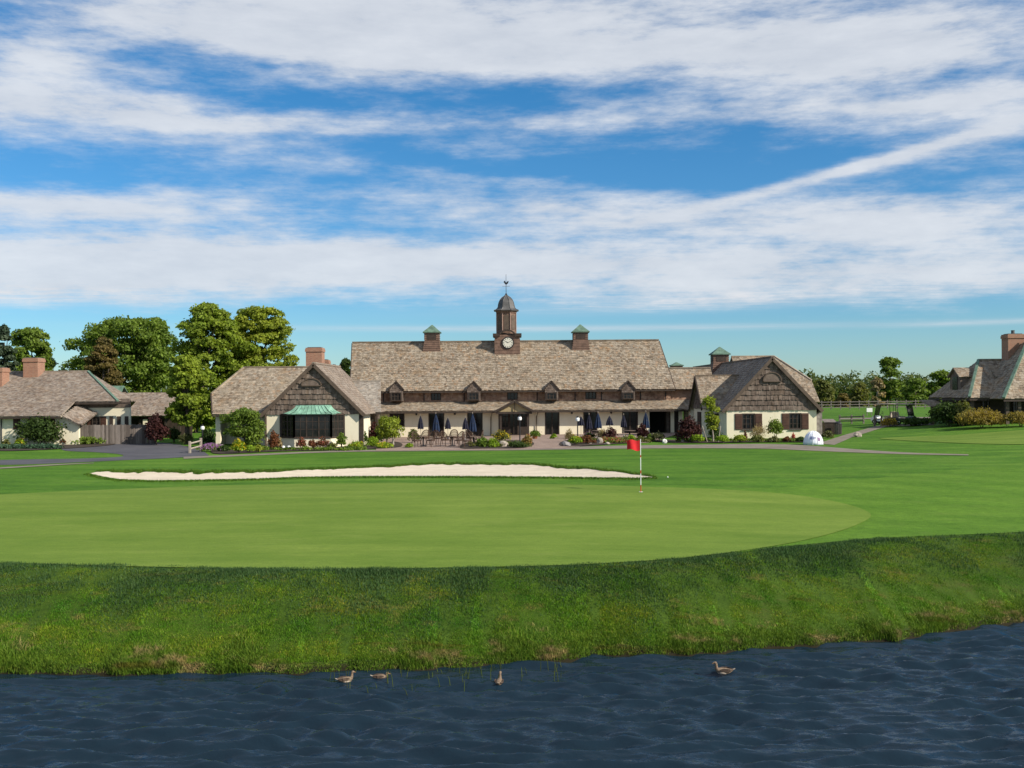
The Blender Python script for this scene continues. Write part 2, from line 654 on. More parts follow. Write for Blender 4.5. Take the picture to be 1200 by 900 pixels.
def wall_boxes(mb, x0, x1, y0, y1, z0, z1, openings):
    """a wall along x with rectangular openings (xa, xb, za, zb)"""
    ops = sorted(openings)
    x = x0
    for xa, xb, za, zb in ops:
        if xa > x:
            mb.box(x, xa, y0, y1, z0, z1)
        if za > z0 + 0.01:
            mb.box(xa, xb, y0, y1, z0, za)
        if zb < z1 - 0.01:
            mb.box(xa, xb, y0, y1, zb, z1)
        x = xb
    if x < x1:
        mb.box(x, x1, y0, y1, z0, z1)
    return mb


def window(parent, x0, x1, z0, z1, yf, depth=0.16, nx=2, nz=2, name='window', frame=M_TIMBER, fw=0.07, glass=M_GLASS, bar=0.035):
    """timber frame with glazing bars, set into an opening whose wall face is at yf"""
    m = MB()
    a, b = yf - 0.02, yf + depth
    m.box(x0, x0 + fw, a, b, z0, z1).box(x1 - fw, x1, a, b, z0, z1)
    m.box(x0 + fw, x1 - fw, a, b, z0, z0 + fw).box(x0 + fw, x1 - fw, a, b, z1 - fw, z1)
    for i in range(1, nx):
        x = x0 + (x1 - x0) * i / nx
        m.box(x - bar, x + bar, yf + 0.05, b - 0.02, z0 + fw, z1 - fw)
    for i in range(1, nz):
        z = z0 + (z1 - z0) * i / nz
        m.box(x0 + fw, x1 - fw, yf + 0.055, b - 0.025, z - bar * 0.7, z + bar * 0.7)
    f = m.build(name, frame, parent)
    MB().box(x0 + fw * .5, x1 - fw * .5, b - 0.03, b + 0.03, z0 + fw * .5, z1 - fw * .5).build('pane', glass, f)
    return f


def shutter(parent, x0, x1, z0, z1, yf, material=M_SHUTTER):
    m = MB()
    m.box(x0, x1, yf - 0.045, yf - 0.004, z0, z1)
    n = 9
    for i in range(n):
        z = z0 + 0.06 + (z1 - z0 - 0.12) * i / n
        m.box(x0 + 0.05, x1 - 0.05, yf - 0.065, yf - 0.0455, z, z + (z1 - z0) / n * 0.6)
    return m.build('shutter', material, parent)
SUN_STRENGTH = 4.9
EXPOSURE = 0.42
SKY_TINT = (0.70, 0.84, 1.0)
SKY_GRAD = [(0.0, (0.80, 0.90, 0.90)), (0.3, (0.52, 0.80, 0.90)), (1.0, (0.33, 0.80, 0.93))]
CLOUD_LO = (0.46, 0.49, 0.54)
CLOUD_HI = (0.60, 0.62, 0.65)
CLOUDS = [
    (640, 50, 480, 40, 0, 1.0), (330, 30, 250, 32, 0, 0.75), (1010, 60, 250, 34, 0, 0.85), (560, 0, 760, 24, 0, 0.6), (40, 65, 90, 30, 0, 0.5), (150, 132, 230, 19, 0, 0.6),
    (760, 140, 420, 22, 0.5, 0.46), (1120, 118, 130, 22, 0, 0.45),
    (120, 238, 230, 22, 1, 0.8), (420, 205, 230, 12, -4, 0.32), (500, 178, 420, 10, 0, 0.22),
    (995, 198, 215, 7, 11.8, 0.62, False), (1060, 184, 150, 13, 11.8, 0.30), (700, 246, 250, 24, -2, 0.68), (1080, 250, 190, 32, 0, 0.68),
    (560, 308, 320, 34, 0, 0.74), (110, 312, 210, 34, 0, 0.72), (350, 300, 200, 26, 0, 0.55), (960, 320, 320, 34, 0, 0.62),
    (200, 110, 300, 70, 0, 0.2), (150, 190, 330, 60, 0, 0.08), (1000, 110, 330, 60, 0, 0.18), (600, 338, 800, 24, 0, 0.22), (620, 280, 700, 26, 0, 0.22),
    (-420, 60, 380, 45, 0, 0.8), (-480, 285, 420, 46, 0, 0.7), (1700, 80, 380, 45, 0, 0.8), (1720, 285, 400, 46, 0, 0.7),
]
# ------------------------------------------------------------------ setting: ground, water, sheets
SUN_EL, SUN_AZ = math.radians(34), math.radians(63)      # azimuth measured from -Y (behind the camera) towards +X
SUN_DIR = Vector((math.cos(SUN_EL) * math.sin(SUN_AZ), -math.cos(SUN_EL) * math.cos(SUN_AZ), math.sin(SUN_EL)))


def grass_ground(name, stops, patches, fine=26.0, streak=None, rough=0.9, bmp=0.5, soil=False, streak_amt=0.5, mottle=0.24, mow=None):
    m, nt, b, L = mat(name)
    p = worldpos(nt)
    n1 = noise(nt, mapping(nt, p, (0.22, 0.5, 0.5)), 1.0, 6, 0.62)
    c = ramp(nt, stops, n1)
    n2 = noise(nt, p, fine, 3, 0.7)
    c = mixc(nt, 1.0, c, ramp(nt, [(0.25, (0.70, 0.72, 0.70)), (0.75, (1.28, 1.24, 1.25))], n2), 'MULTIPLY')
    n2b = noise(nt, mapping(nt, p, (2.0, 4.0, 4)), 1.4, 5, 0.7)
    c = mixc(nt, 1.0, c, ramp(nt, [(0.3, (1 - mottle, 1 - mottle * .85, 1 - mottle)), (0.7, (1 + mottle, 1 + mottle * .8, 1 + mottle * .7))], n2b), 'MULTIPLY')
    if mow:
        wv = nt.nodes.new('ShaderNodeTexWave')
        wv.bands_direction = 'Y'
        wv.inputs['Scale'].default_value = mow[0]
        wv.inputs['Distortion'].default_value = 0.6
        wv.inputs['Detail'].default_value = 2
        L.new(mapping(nt, p, (1, 1, 1), (0, 0, mow[1])), wv.inputs['Vector'])
        c = mixc(nt, 1.0, c, ramp(nt, [(0.35, (1 - mow[2], 1 - mow[2] * .8, 1 - mow[2])), (0.65, (1 + mow[2], 1 + mow[2] * .8, 1 + mow[2]))], wv.outputs['Fac']), 'MULTIPLY')
    n3 = noise(nt, mapping(nt, p, (0.35, 0.8, 0.8)), 1.3, 5, 0.65)
    c = mixc(nt, mth(nt, 'MULTIPLY', ramp(nt, [(0.56, (0, 0, 0)), (0.75, (1, 1, 1))], n3), 0.6), c, patches)
    if streak:
        s = noise(nt, mapping(nt, p, (0.035, 1.0, 0.0), (0, 0, streak)), 0.85, 4, 0.6)
        c = mixc(nt, mth(nt, 'MULTIPLY', ramp(nt, [(0.38, (0, 0, 0)), (0.62, (1, 1, 1))], s), streak_amt), c, mixc(nt, 1.0, c, (0.74, 0.83, 0.70), 'MULTIPLY'))
    if soil:
        sp = nt.nodes.new('ShaderNodeSeparateXYZ')
        L.new(p, sp.inputs[0])
        c = mixc(nt, ramp(nt, [(0.10, (1, 1, 1)), (0.30, (0, 0, 0))], sp.outputs[2]), c, (0.020, 0.017, 0.009))
    L.new(c, b.inputs['Base Color'])
    b.inputs['Roughness'].default_value = rough
    b.inputs['Specular IOR Level'].default_value = 0.1
    bump(nt, b, n2, bmp, 0.05)
    return m


M_GROUND = grass_ground('rough_grass', [(0.3, (0.050, 0.122, 0.012)), (0.5, (0.075, 0.165, 0.016)), (0.72, (0.108, 0.200, 0.024))], (0.13, 0.195, 0.034), 16.0, 0.05, soil=True, streak_amt=0.85, mottle=.32, mow=(.16, .10, .05))
M_FAIR = grass_ground('mown_collar_grass', [(0.3, (0.070, 0.155, 0.014)), (0.7, (0.105, 0.198, 0.022))], (0.125, 0.19, 0.034), 20.0, -0.35, mow=(.13, .5, .05))
M_GREEN = grass_ground('putting_green_turf', [(0.3, (0.110, 0.178, 0.024)), (0.7, (0.152, 0.218, 0.036))], (0.178, 0.228, 0.048), 30.0, -0.04, bmp=0.15, streak_amt=0.6, mottle=.10, mow=(.20, .14, .022))
M_GREEN2 = M_GREEN

xs = np.concatenate([-np.geomspace(2500, 46, 26), np.arange(-45, -22.2, 0.45), np.arange(-22, 26, 0.18), np.arange(26.3, 62, 0.45), np.geomspace(63, 2500, 26)])
ys = np.concatenate([np.linspace(-120, 14, 8), np.arange(16, 36, 0.2), np.arange(36, 76, 0.4), np.arange(76, 130, 1.2), np.geomspace(131, 4000, 34)])
XX, YY = np.meshgrid(xs, ys)
ZZ = H(XX, YY)
nx_, ny_ = len(xs), len(ys)
idx = np.arange(nx_ * ny_).reshape(ny_, nx_)
quads = np.stack([idx[:-1, :-1], idx[:-1, 1:], idx[1:, 1:], idx[1:, :-1]], -1).reshape(-1, 4)
me = mesh_arrays('ground', np.stack([XX, YY, ZZ], -1).reshape(-1, 3), quads)
me.polygons.foreach_set('use_smooth', np.ones(len(me.polygons), bool))
ground = tag(link('ground', me, M_GROUND), 'rough green grass running from the pond bank to the far trees', 'grass', kind='structure')


# water
def water_mat():
    m, nt, b, L = mat('pond_water')
    p = worldpos(nt)
    b.inputs['Base Color'].default_value = (0.007, 0.018, 0.029, 1)
    b.inputs['Roughness'].default_value = 0.06
    b.inputs['IOR'].default_value = 1.33
    b.inputs['Specular IOR Level'].default_value = 0.5
    n = noise(nt, mapping(nt, p, (3.0, 8.0, 1), (0, 0, .1)), 1.5, 3, 0.6)
    n_ = noise(nt, mapping(nt, p, (6.0, 13.0, 1), (0, 0, -.25)), 1.6, 3, 0.6)
    bump(nt, b, mth(nt, 'ADD', n, mth(nt, 'MULTIPLY', n_, 0.55)), 0.5, 0.025)
    return m


wxs = np.concatenate([np.linspace(-200, -28, 20), np.arange(-27, 27, 0.085), np.linspace(28, 200, 20)])
wys = np.concatenate([np.linspace(-115, 15.5, 12), np.arange(16, 34, 0.036), np.linspace(34.5, 70, 14)])
A, B_ = np.meshgrid(wxs, wys)
Zw = np.zeros_like(A)
for lam, am, k0, spread in ((0.66, .026, 0.05, .26), (0.46, .030, 0.14, .30), (0.40, .026, -0.10, .30), (0.27, .022, 0.06, .34), (0.17, .016, 0.0, .40)):
    nn = np.zeros_like(A)
    for j in range(6):                                   # short crested ripples: cusps along the zero lines
        l_ = lam * rng.uniform(.72, 1.4) * 2
        th = rng.normal(k0, spread)
        ph = (A * math.sin(th) + B_ * math.cos(th)) * 2 * PI / l_ + rng.random() * 6.28 + 1.1 * vnoise(A, B_, .35, int(lam * 100) + j)
        nn += np.sin(ph) * .58
    env = np.clip(.75 + .6 * vnoise(A, B_, .3, int(lam * 77)), .15, 1.6)
    Zw += am * 3.0 * lam ** .9 * env * (0.55 - np.sqrt(nn * nn + .012))
for j in range(9):                                       # long crested wavelets rolling in towards the near side
    l_ = rng.uniform(.45, .95)
    th = rng.normal(.10, .17)
    ph = (A * math.sin(th) + B_ * math.cos(th)) * 2 * PI / l_ + rng.random() * 6.28 + 1.5 * vnoise(A, B_, .4, 60 + j)
    env = np.clip(.55 + 1.1 * vnoise(A, B_, .5, 80 + j), 0, 1.8)
    Zw += .042 * l_ * env * (1 - 1.7 * np.abs(np.sin(ph / 2)) ** 1.25)
near = (smooth((B_ - 15.5) / 2) * smooth((A + 27) / 3) * smooth((27 - A) / 3)) * (0.5 + 0.5 * smooth((shore(A) - B_) / 1.5))
Zw *= near * smooth((34 - B_) / 2)
wi = np.arange(A.size).reshape(A.shape)
wq = np.stack([wi[:-1, :-1], wi[:-1, 1:], wi[1:, 1:], wi[1:, :-1]], -1).reshape(-1, 4)
me = mesh_arrays('pond_water', np.stack([A, B_, Zw], -1).reshape(-1, 3), wq)
me.polygons.foreach_set('use_smooth', np.ones(len(me.polygons), bool))
tag(link('pond_water', me, water_mat()), 'dark blue rippled pond below the grass bank', 'water', kind='structure')


def sheet(name, poly, material, label, cat, off=0.02, step=0.6, kind='structure'):
    """a sheet lying on the ground inside a plan polygon [(x, y), ...]"""
    pts = []
    n = len(poly)
    for i in range(n):
        a, b = Vector(poly[i][:2]), Vector(poly[(i + 1) % n][:2])
        k = max(1, int((b - a).length / step))
        for j in range(k):
            pts.append(a + (b - a) * (j / k))
    nb = len(pts)
    edges = [(i, (i + 1) % nb) for i in range(nb)]
    px_ = [p.x for p in pts]
    py_ = [p.y for p in pts]

    def inside(x, y):
        c = False
        j = nb - 1
        for i in range(nb):
            if (py_[i] > y) != (py_[j] > y) and x < (px_[j] - px_[i]) * (y - py_[i]) / (py_[j] - py_[i]) + px_[i]:
                c = not c
            j = i
        return c
    gx = min(px_) + step * .5
    inner = []
    while gx < max(px_):
        gy = min(py_) + step * .5
        while gy < max(py_):
            if inside(gx, gy):
                inner.append(Vector((gx, gy)))
            gy += step
        gx += step
    v, e, f, *_ = delaunay_2d_cdt(pts + inner, edges, [], 1, 1e-4)
    z = H(np.array([p.x for p in v]), np.array([p.y for p in v])) + off
    me = bpy.data.meshes.new(name)
    me.from_pydata([(p.x, p.y, float(zz)) for p, zz in zip(v, z)], [], [tuple(q) for q in f])
    me.update()
    bm = bmesh.new()
    bm.from_mesh(me)
    bmesh.ops.recalc_face_normals(bm, faces=bm.faces)
    if sum(fc.normal.z for fc in bm.faces) < 0:
        bmesh.ops.reverse_faces(bm, faces=bm.faces)
    bm.to_mesh(me)
    bm.free()
    for p in me.polygons:
        p.use_smooth = True
    return tag(link(name, me, material), label, cat, kind=kind)


def curve_pts(px, closed=True, n=8):
    """Catmull-Rom through plan points"""
    P = [Vector((p[0], p[1])) for p in px]
    out = []
    m = len(P)
    for i in range(m if closed else m - 1):
        if closed:
            a, b, c, d = P[(i - 1) % m], P[i], P[(i + 1) % m], P[(i + 2) % m]
        else:
            a, b, c, d = P[max(i - 1, 0)], P[i], P[i + 1], P[min(i + 2, m - 1)]
        for j in range(n):
            t = j / n
            out.append(0.5 * ((2 * b) + (c - a) * t + (2 * a - 5 * b + 4 * c - d) * t * t + (3 * b - a - 3 * c + d) * t ** 3))
    if not closed:
        out.append(P[-1])
    return out


def gp(*px):
    return [G(*p) for p in px]


# mown collar to the right of the green
edge = [(x, float(banktop(np.array([x]))[0]) + 0.5) for x in np.linspace(3, 40, 40)]
back = [(p.x, p.y) for p in gp((1330, 531), (1200, 542), (1100, 553), (1000, 564), (930, 571), (860, 573))]
sheet('collar_grass', edge + back, M_FAIR, 'lighter mown grass wrapping the right end of the putting green', 'grass', 0.018, 0.6)

gpts = gp((750, 571), (840, 574), (920, 579.5), (985, 590), (1020, 603), (1004, 616), (960, 630), (900, 642), (800, 655))
front = [(x, float(banktop(np.array([x]))[0]) + 0.35) for x in np.linspace(4.5, -21, 22)]
rest = [(-26, 31.0), (-29.5, 35), (-29, 40.5)] + [(p.x, p.y) for p in gp((60, 577.5), (250, 570), (460, 567), (620, 568))]
green_poly = curve_pts([(p.x, p.y) for p in gpts] + front[2:] + rest, True, 6)
sheet('putting_green', green_poly, M_GREEN, 'smooth pale green putting surface with the red flag', 'putting green', 0.036, 0.5)

far_poly = curve_pts([(p.x, p.y) for p in gp((1030, 514), (1120, 510), (1230, 503), (1340, 506), (1330, 519), (1200, 521), (1110, 519))], True, 6)
sheet('practice_green', far_poly, M_GREEN, 'second pale green putting surface below the right house', 'putting green', 0.03, 0.9)


# bunker
def sand_mat():
    m, nt, b, L = mat('bunker_sand')
    p = worldpos(nt)
    n = noise(nt, mapping(nt, p, (0.6, 1.2, 1)), 1.6, 6, 0.65)
    L.new(ramp(nt, [(0.3, (0.50, 0.42, 0.31)), (0.7, (0.63, 0.54, 0.41))], n), b.inputs['Base Color'])
    b.inputs['Roughness'].default_value = 0.95
    w = nt.nodes.new('ShaderNodeTexWave')
    w.bands_direction = 'DIAGONAL'
    w.inputs['Scale'].default_value = 2.2
    w.inputs['Distortion'].default_value = 3
    L.new(p, w.inputs['Vector'])
    bump(nt, b, mth(nt, 'ADD', mth(nt, 'MULTIPLY', w.outputs['Fac'], .4), noise(nt, p, 2.4, 5, .7)), 0.45, 0.07)
    return m


bx, bf, bb = BX, BF, BB.copy()
wob = 0.35 * vnoise(bx, bx * 0, 0.8, 9) + 0.3 * vnoise(bx, bx * 0, 2.5, 10) + 0.22 * vnoise(bx, bx * 0, 6.5, 12)
bb2 = np.maximum(bb - 0.45 + np.minimum(wob, 0.4) * np.minimum(1, (bb - bf) / 2), bf + 0.05)
bpoly = [(a, b) for a, b in zip(bx, bf)] + [(a, b) for a, b in zip(bx[::-1], bb2[::-1])]
sheet('bunker_sand', bpoly, sand_mat(), 'long pale sand bunker between the green and the clubhouse', 'sand bunker', 0.025, 0.45)


# paths, car park, patio, beds
def paving_mat(name, lo, hi, sc, b_=0.3, brick=False):
    m, nt, b, L = mat(name)
    p = worldpos(nt)
    n = noise(nt, p, sc, 6, 0.65)
    c = ramp(nt, [(0.3, lo), (0.7, hi)], n)
    if brick:
        k = nt.nodes.new('ShaderNodeTexBrick')
        L.new(p, k.inputs['Vector'])
        k.inputs['Scale'].default_value = 1
        k.inputs['Brick Width'].default_value = 0.4
        k.inputs['Row Height'].default_value = 0.2
        k.inputs['Mortar Size'].default_value = 0.012
        k.inputs['Color1'].default_value = (1, 1, 1, 1)
        k.inputs['Color2'].default_value = (0.78, 0.75, 0.74, 1)
        k.inputs['Mortar'].default_value = (0.5, 0.47, 0.43, 1)
        c = mixc(nt, 1.0, c, k.outputs[0], 'MULTIPLY')
    L.new(c, b.inputs['Base Color'])
    b.inputs['Roughness'].default_value = 0.9
    b.inputs['Specular IOR Level'].default_value = 0.2
    bump(nt, b, noise(nt, p, sc * 12, 3), b_, 0.01)
    return m


M_PATH = paving_mat('cart_path_gravel', (0.155, 0.13, 0.10), (0.235, 0.20, 0.16), 0.9)
M_ASPH = paving_mat('asphalt', (0.062, 0.060, 0.068), (0.10, 0.096, 0.104), 0.5)
M_PAVE = paving_mat('patio_pavers', (0.27, 0.195, 0.155), (0.36, 0.275, 0.225), 1.2, brick=True)


def strip(name, top, bot, material, label, cat, off, step=0.6):
    a = curve_pts([(p.x, p.y) for p in gp(*top)], False, 5)
    b = curve_pts([(p.x, p.y) for p in gp(*bot)], False, 5)
    return sheet(name, a + b[::-1], material, label, cat, off, step)


strip('car_park', [(-60, 541), (30, 538.5), (95, 537.5), (140, 535.5), (140, 532.5), (110, 530.0), (78, 528.5), (76, 525), (120, 521), (190, 519), (222, 524), (240, 530)],
      [(-60, 546), (30, 544.5), (95, 541.8), (150, 539.3), (200, 537), (245, 533.8)], M_ASPH, 'dark asphalt car park in front of the board fence', 'car park', 0.016)
strip('cart_path', [(215, 535.5), (300, 532.2), (400, 528.2), (500, 526.8), (600, 526), (700, 523), (800, 521.6), (890, 520.5), (940, 522), (1000, 526.5), (1060, 530.5), (1135, 532.8)],
      [(215, 538), (300, 534), (400, 530), (500, 528.8), (600, 528), (700, 526.4), (800, 525.6), (890, 526), (940, 528), (1000, 530.5), (1060, 532.6), (1135, 534)], M_PATH,
      'pale gravel cart path running past the whole clubhouse', 'path', 0.022)
strip('footpath', [(-60, 552), (20, 547), (80, 543.8), (110, 542.8)], [(-60, 553.5), (20, 548.5), (80, 544.8), (110, 543.3)], M_PATH, 'narrow pale footpath beside the car park', 'path', 0.026)
strip('side_path', [(958, 520), (980, 513), (1000, 507), (1030, 499), (1060, 497.3), (1090, 496.5)], [(978, 521.5), (998, 512.8), (1016, 507.2), (1038, 500.8), (1064, 499.2), (1095, 498.4)], M_PATH,
      'pale path curving from the right wing towards the golf carts', 'path', 0.022)
strip('far_lane', [(985, 490.2), (1030, 489.6), (1090, 489)], [(985, 491.8), (1030, 491.2), (1090, 490.6)], M_PATH, 'thin pale lane crossing the far field', 'path', 0.03, 2.0)
pv = [(x, y) for x, y in [(wx(430, 80), 80.2)]]
patio_poly = [(G(440, 529).x, G(440, 529).y), (G(560, 528).x, G(560, 528).y - 0.0), (G(660, 526).x, G(660, 526).y), (G(700, 521).x, G(700, 521).y), (G(760, 519).x, G(760, 519).y), (wx(800, 95.5), 95.8), (wx(700, 95.5), 96.4), (wx(450, 95.5), 96.4), (wx(440, 90), 90)]
patio_poly = [(x, y + (0.35 if i < 3 else 0)) for i, (x, y) in enumerate(patio_poly)]
sheet('patio_paving', patio_poly, M_PAVE, 'pinkish brick patio in front of the long building', 'patio', 0.03, 0.7)


def bed(name, pxs, label, off=0.05):
    return sheet(name, curve_pts([(p.x, p.y) for p in gp(*pxs)], True, 4), M_SOIL, label, 'planting bed', off, 0.5)


# ------------------------------------------------------------------ grass blades on the bank
def blades(name, n, sampler, hgt, wid, material, label, seed, lean=0.55):
    R = np.random.default_rng(seed)
    x, y, hs = sampler(R, n)
    z = H(x, y) - 0.01
    n = len(x)
    h = hgt * hs * R.uniform(0.55, 1.35, n)
    a = R.uniform(0, 2 * PI, n)
    w = wid * R.uniform(0.6, 1.3, n)
    la = R.uniform(0, 2 * PI, n)
    l = lean * R.uniform(0.1, 1.0, n) * h
    base = np.stack([x, y, z], -1)
    d = np.stack([np.cos(a), np.sin(a), np.zeros(n)], -1) * (w / 2)[:, None]
    mid = base + np.stack([np.cos(la) * l * 0.35, np.sin(la) * l * 0.35, h * 0.6], -1)
    tip = base + np.stack([np.cos(la) * l, np.sin(la) * l, h * 0.95], -1)
    v = np.stack([base - d, base + d, mid + d * 0.7, mid - d * 0.7, tip + d * 0.12, tip - d * 0.12], 1).reshape(-1, 3)
    o = np.arange(n)[:, None] * 6
    f = np.stack([o + np.array([0, 1, 2, 3]), o + np.array([3, 2, 4, 5])], 1).reshape(-1, 4)
    return tag(link(name, mesh_arrays(name, v, f), material), label, 'grass', kind='stuff')


def grass_mat(name, stops, dry=(0.26, 0.19, 0.06), dry_amt=0.7, bands=None, dry_lo=0.60):
    m, nt, b, L = mat(name)
    p = worldpos(nt)
    c = ramp(nt, stops, island(nt))
    n = noise(nt, mapping(nt, p, (0.35, 0.9, 0.9)), 1.1, 5, 0.65)
    if bands:
        c = mixc(nt, 1.0, c, ramp(nt, bands, n), 'MULTIPLY')
    n2 = noise(nt, mapping(nt, p, (0.7, 1.5, 1.5)), 1.2, 5, 0.7)
    c = mixc(nt, mth(nt, 'MULTIPLY', ramp(nt, [(dry_lo, (0, 0, 0)), (dry_lo + 0.13, (1, 1, 1))], n2), dry_amt), c, dry)
    n4 = noise(nt, mapping(nt, p, (0.13, 2.6, 2.6)), 1.0, 4, 0.6)
    c = mixc(nt, mth(nt, 'MULTIPLY', ramp(nt, [(0.60, (0, 0, 0)), (0.70, (1, 1, 1))], n4), dry_amt * 0.6), c, (0.15, 0.085, 0.02))
    n5 = noise(nt, p, 3.2, 4, 0.7)
    c = mixc(nt, 1.0, c, ramp(nt, [(0.3, (0.66, 0.70, 0.7)), (0.7, (1.3, 1.25, 1.2))], n5), 'MULTIPLY')
    L.new(c, b.inputs['Base Color'])
    b.inputs['Roughness'].default_value = 0.65
    b.inputs['Specular IOR Level'].default_value = 0.15
    t = nt.nodes.new('ShaderNodeBsdfTranslucent')
    L.new(c, t.inputs[0])
    mx = nt.nodes.new('ShaderNodeMixShader')
    mx.inputs[0].default_value = 0.25
    L.new(b.outputs[0], mx.inputs[1])
    L.new(t.outputs[0], mx.inputs[2])
    L.new(mx.outputs[0], nt.nodes['Material Output'].inputs[0])
    return m


M_BANKG = grass_mat('bank_grass', [(0, (0.062, 0.145, 0.006)), (0.5, (0.108, 0.225, 0.010)), (0.85, (0.155, 0.275, 0.015)), (1, (0.26, 0.28, 0.06))], (0.30, 0.22, 0.08), 0.8, [(0.34, (0.48, 0.78, 0.9)), (0.5, (1, 1, 1)), (0.66, (1.6, 1.1, 1.2))], dry_lo=0.555)
M_EDGEG = grass_mat('shore_grass', [(0, (0.055, 0.115, 0.010)), (0.5, (0.10, 0.19, 0.015)), (1, (0.18, 0.25, 0.028))], (0.40, 0.28, 0.13), 0.85, dry_lo=0.525)
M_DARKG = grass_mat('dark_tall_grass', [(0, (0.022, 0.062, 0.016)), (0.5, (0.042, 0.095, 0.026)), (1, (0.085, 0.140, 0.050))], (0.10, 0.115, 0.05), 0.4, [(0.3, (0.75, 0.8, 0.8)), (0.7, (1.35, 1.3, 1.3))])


def samp_bank(R, n):
    y = R.uniform(0, 1, n)
    x = R.uniform(-17.5, 20.5, n)
    ys_, yt_ = shore(x), banktop(x)
    Y = ys_ + 0.05 + (yt_ - ys_ + 0.4) * y
    hs = np.clip(1.0 + 0.35 * vnoise(x, Y, 0.8, 6) + 0.5 * vnoise(x, Y, 2.3, 7), 0.6, 2.0) * (1.5 - 0.7 * y)
    return x, Y, hs


def samp_shore(R, n):
    x = R.uniform(-17, 20, n)
    Y = shore(x) - 0.10 + np.abs(R.normal(0, 0.30, n))
    k = vnoise(x, Y * 0, 1.4, 8) > -2
    x, Y = x[k], Y[k]
    return x, Y, np.clip(0.75 + 0.8 * vnoise(x, x * 0, 1.1, 4) + 0.3 * vnoise(x, Y, 3.1, 4), 0.3, 1.8)


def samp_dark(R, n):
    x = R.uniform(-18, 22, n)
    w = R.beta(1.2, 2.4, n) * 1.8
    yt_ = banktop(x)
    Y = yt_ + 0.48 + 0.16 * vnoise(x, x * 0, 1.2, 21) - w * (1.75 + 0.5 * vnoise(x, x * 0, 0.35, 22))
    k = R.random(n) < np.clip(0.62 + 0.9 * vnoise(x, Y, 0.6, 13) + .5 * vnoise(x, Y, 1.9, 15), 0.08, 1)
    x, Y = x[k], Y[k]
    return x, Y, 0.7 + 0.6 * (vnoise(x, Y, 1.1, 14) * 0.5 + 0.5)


thatch_poly = [(x, float(shore(np.array([x]))[0]) + .03) for x in np.linspace(-22, 24, 150)] + [(x, float(banktop(np.array([x]))[0]) + .40) for x in np.linspace(24, -22, 90)]
sheet('bank_turf', thatch_poly, grass_ground('bank_turf', [(0.3, (0.030, 0.060, 0.007)), (0.7, (0.050, 0.092, 0.010))], (0.085, 0.070, 0.025), 14.0, soil=True), 'turf of the sloping bank between the pond and the putting green', 'grass', 0.008, 0.35)  # dark thatch tone also stands in for the shade among the blades
blades('bank_grass', 600000, samp_bank, 0.032, 0.014, M_BANKG, 'thick green grass covering the sloping pond bank', 31)
blades('shore_grass', 70000, samp_shore, 0.13, 0.016, M_EDGEG, 'longer ragged grass hanging over the water edge', 32, 0.9)
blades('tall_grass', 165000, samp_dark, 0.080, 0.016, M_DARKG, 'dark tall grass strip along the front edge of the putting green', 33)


def samp_lip(R, n):
    k = R.integers(0, len(bx), n)
    x = bx[k] + R.uniform(-0.1, 0.1, n)
    Y = np.interp(x, bx, bb2) + np.abs(R.normal(0, 0.45, n)) - 0.05
    return x, Y, 0.8 + 0.5 * R.random(n)


def samp_lipf(R, n):
    k = R.integers(0, len(bx), n)
    x = bx[k] + R.uniform(-0.1, 0.1, n)
    Y = np.interp(x, bx, bf) - np.abs(R.normal(0, 0.3, n)) + 0.03
    return x, Y, np.ones(n)


M_LIPG = grass_mat('bunker_lip_grass', [(0, (0.045, 0.11, 0.010)), (0.6, (0.075, 0.16, 0.014)), (1, (0.12, 0.19, 0.026))], (0.13, 0.08, 0.03), 0.6)
blades('lip_grass', 26000, samp_lip, 0.095, 0.035, M_LIPG, 'shaggy grass lip along the back edge of the sand bunker', 34, 0.9)
blades('apron_grass', 12000, samp_lipf, 0.08, 0.04, M_LIPG, 'short grass along the front edge of the sand bunker', 35)


def samp_reed(R, n):
    cx = np.array([-4.2, -3.5, -2.6, -1.6, -0.9, -0.3, 0.5, 1.2])
    k = R.integers(0, len(cx), n)
    x = cx[k] + R.normal(0, 0.5, n)
    Y = shore(x) - R.uniform(0.15, 2.0, n)
    return x, Y, 1 + 0 * x


R_ = np.random.default_rng(36)
rx, ry, _ = samp_reed(R_, 60)
m_ = MB()
for x, y in zip(rx, ry):
    h = R_.uniform(0.10, 0.32)
    l, a = R_.uniform(0, 0.14), R_.uniform(0, 6.28)
    m_.tube([(x, y, -0.05), (x + l * 0.4 * math.cos(a), y + l * 0.4 * math.sin(a), h * 0.6), (x + l * math.cos(a), y + l * math.sin(a), h)], [0.007, 0.006, 0.002], 4)
tag(m_.build('reeds', lm('reed_green', (0.10, 0.13, 0.02), 0.4)), 'thin green reeds standing in the shallow water near the ducks', 'reeds', kind='stuff')
# ------------------------------------------------------------------ buildings
def lerp(a, b, t):
    return a + (b - a) * t


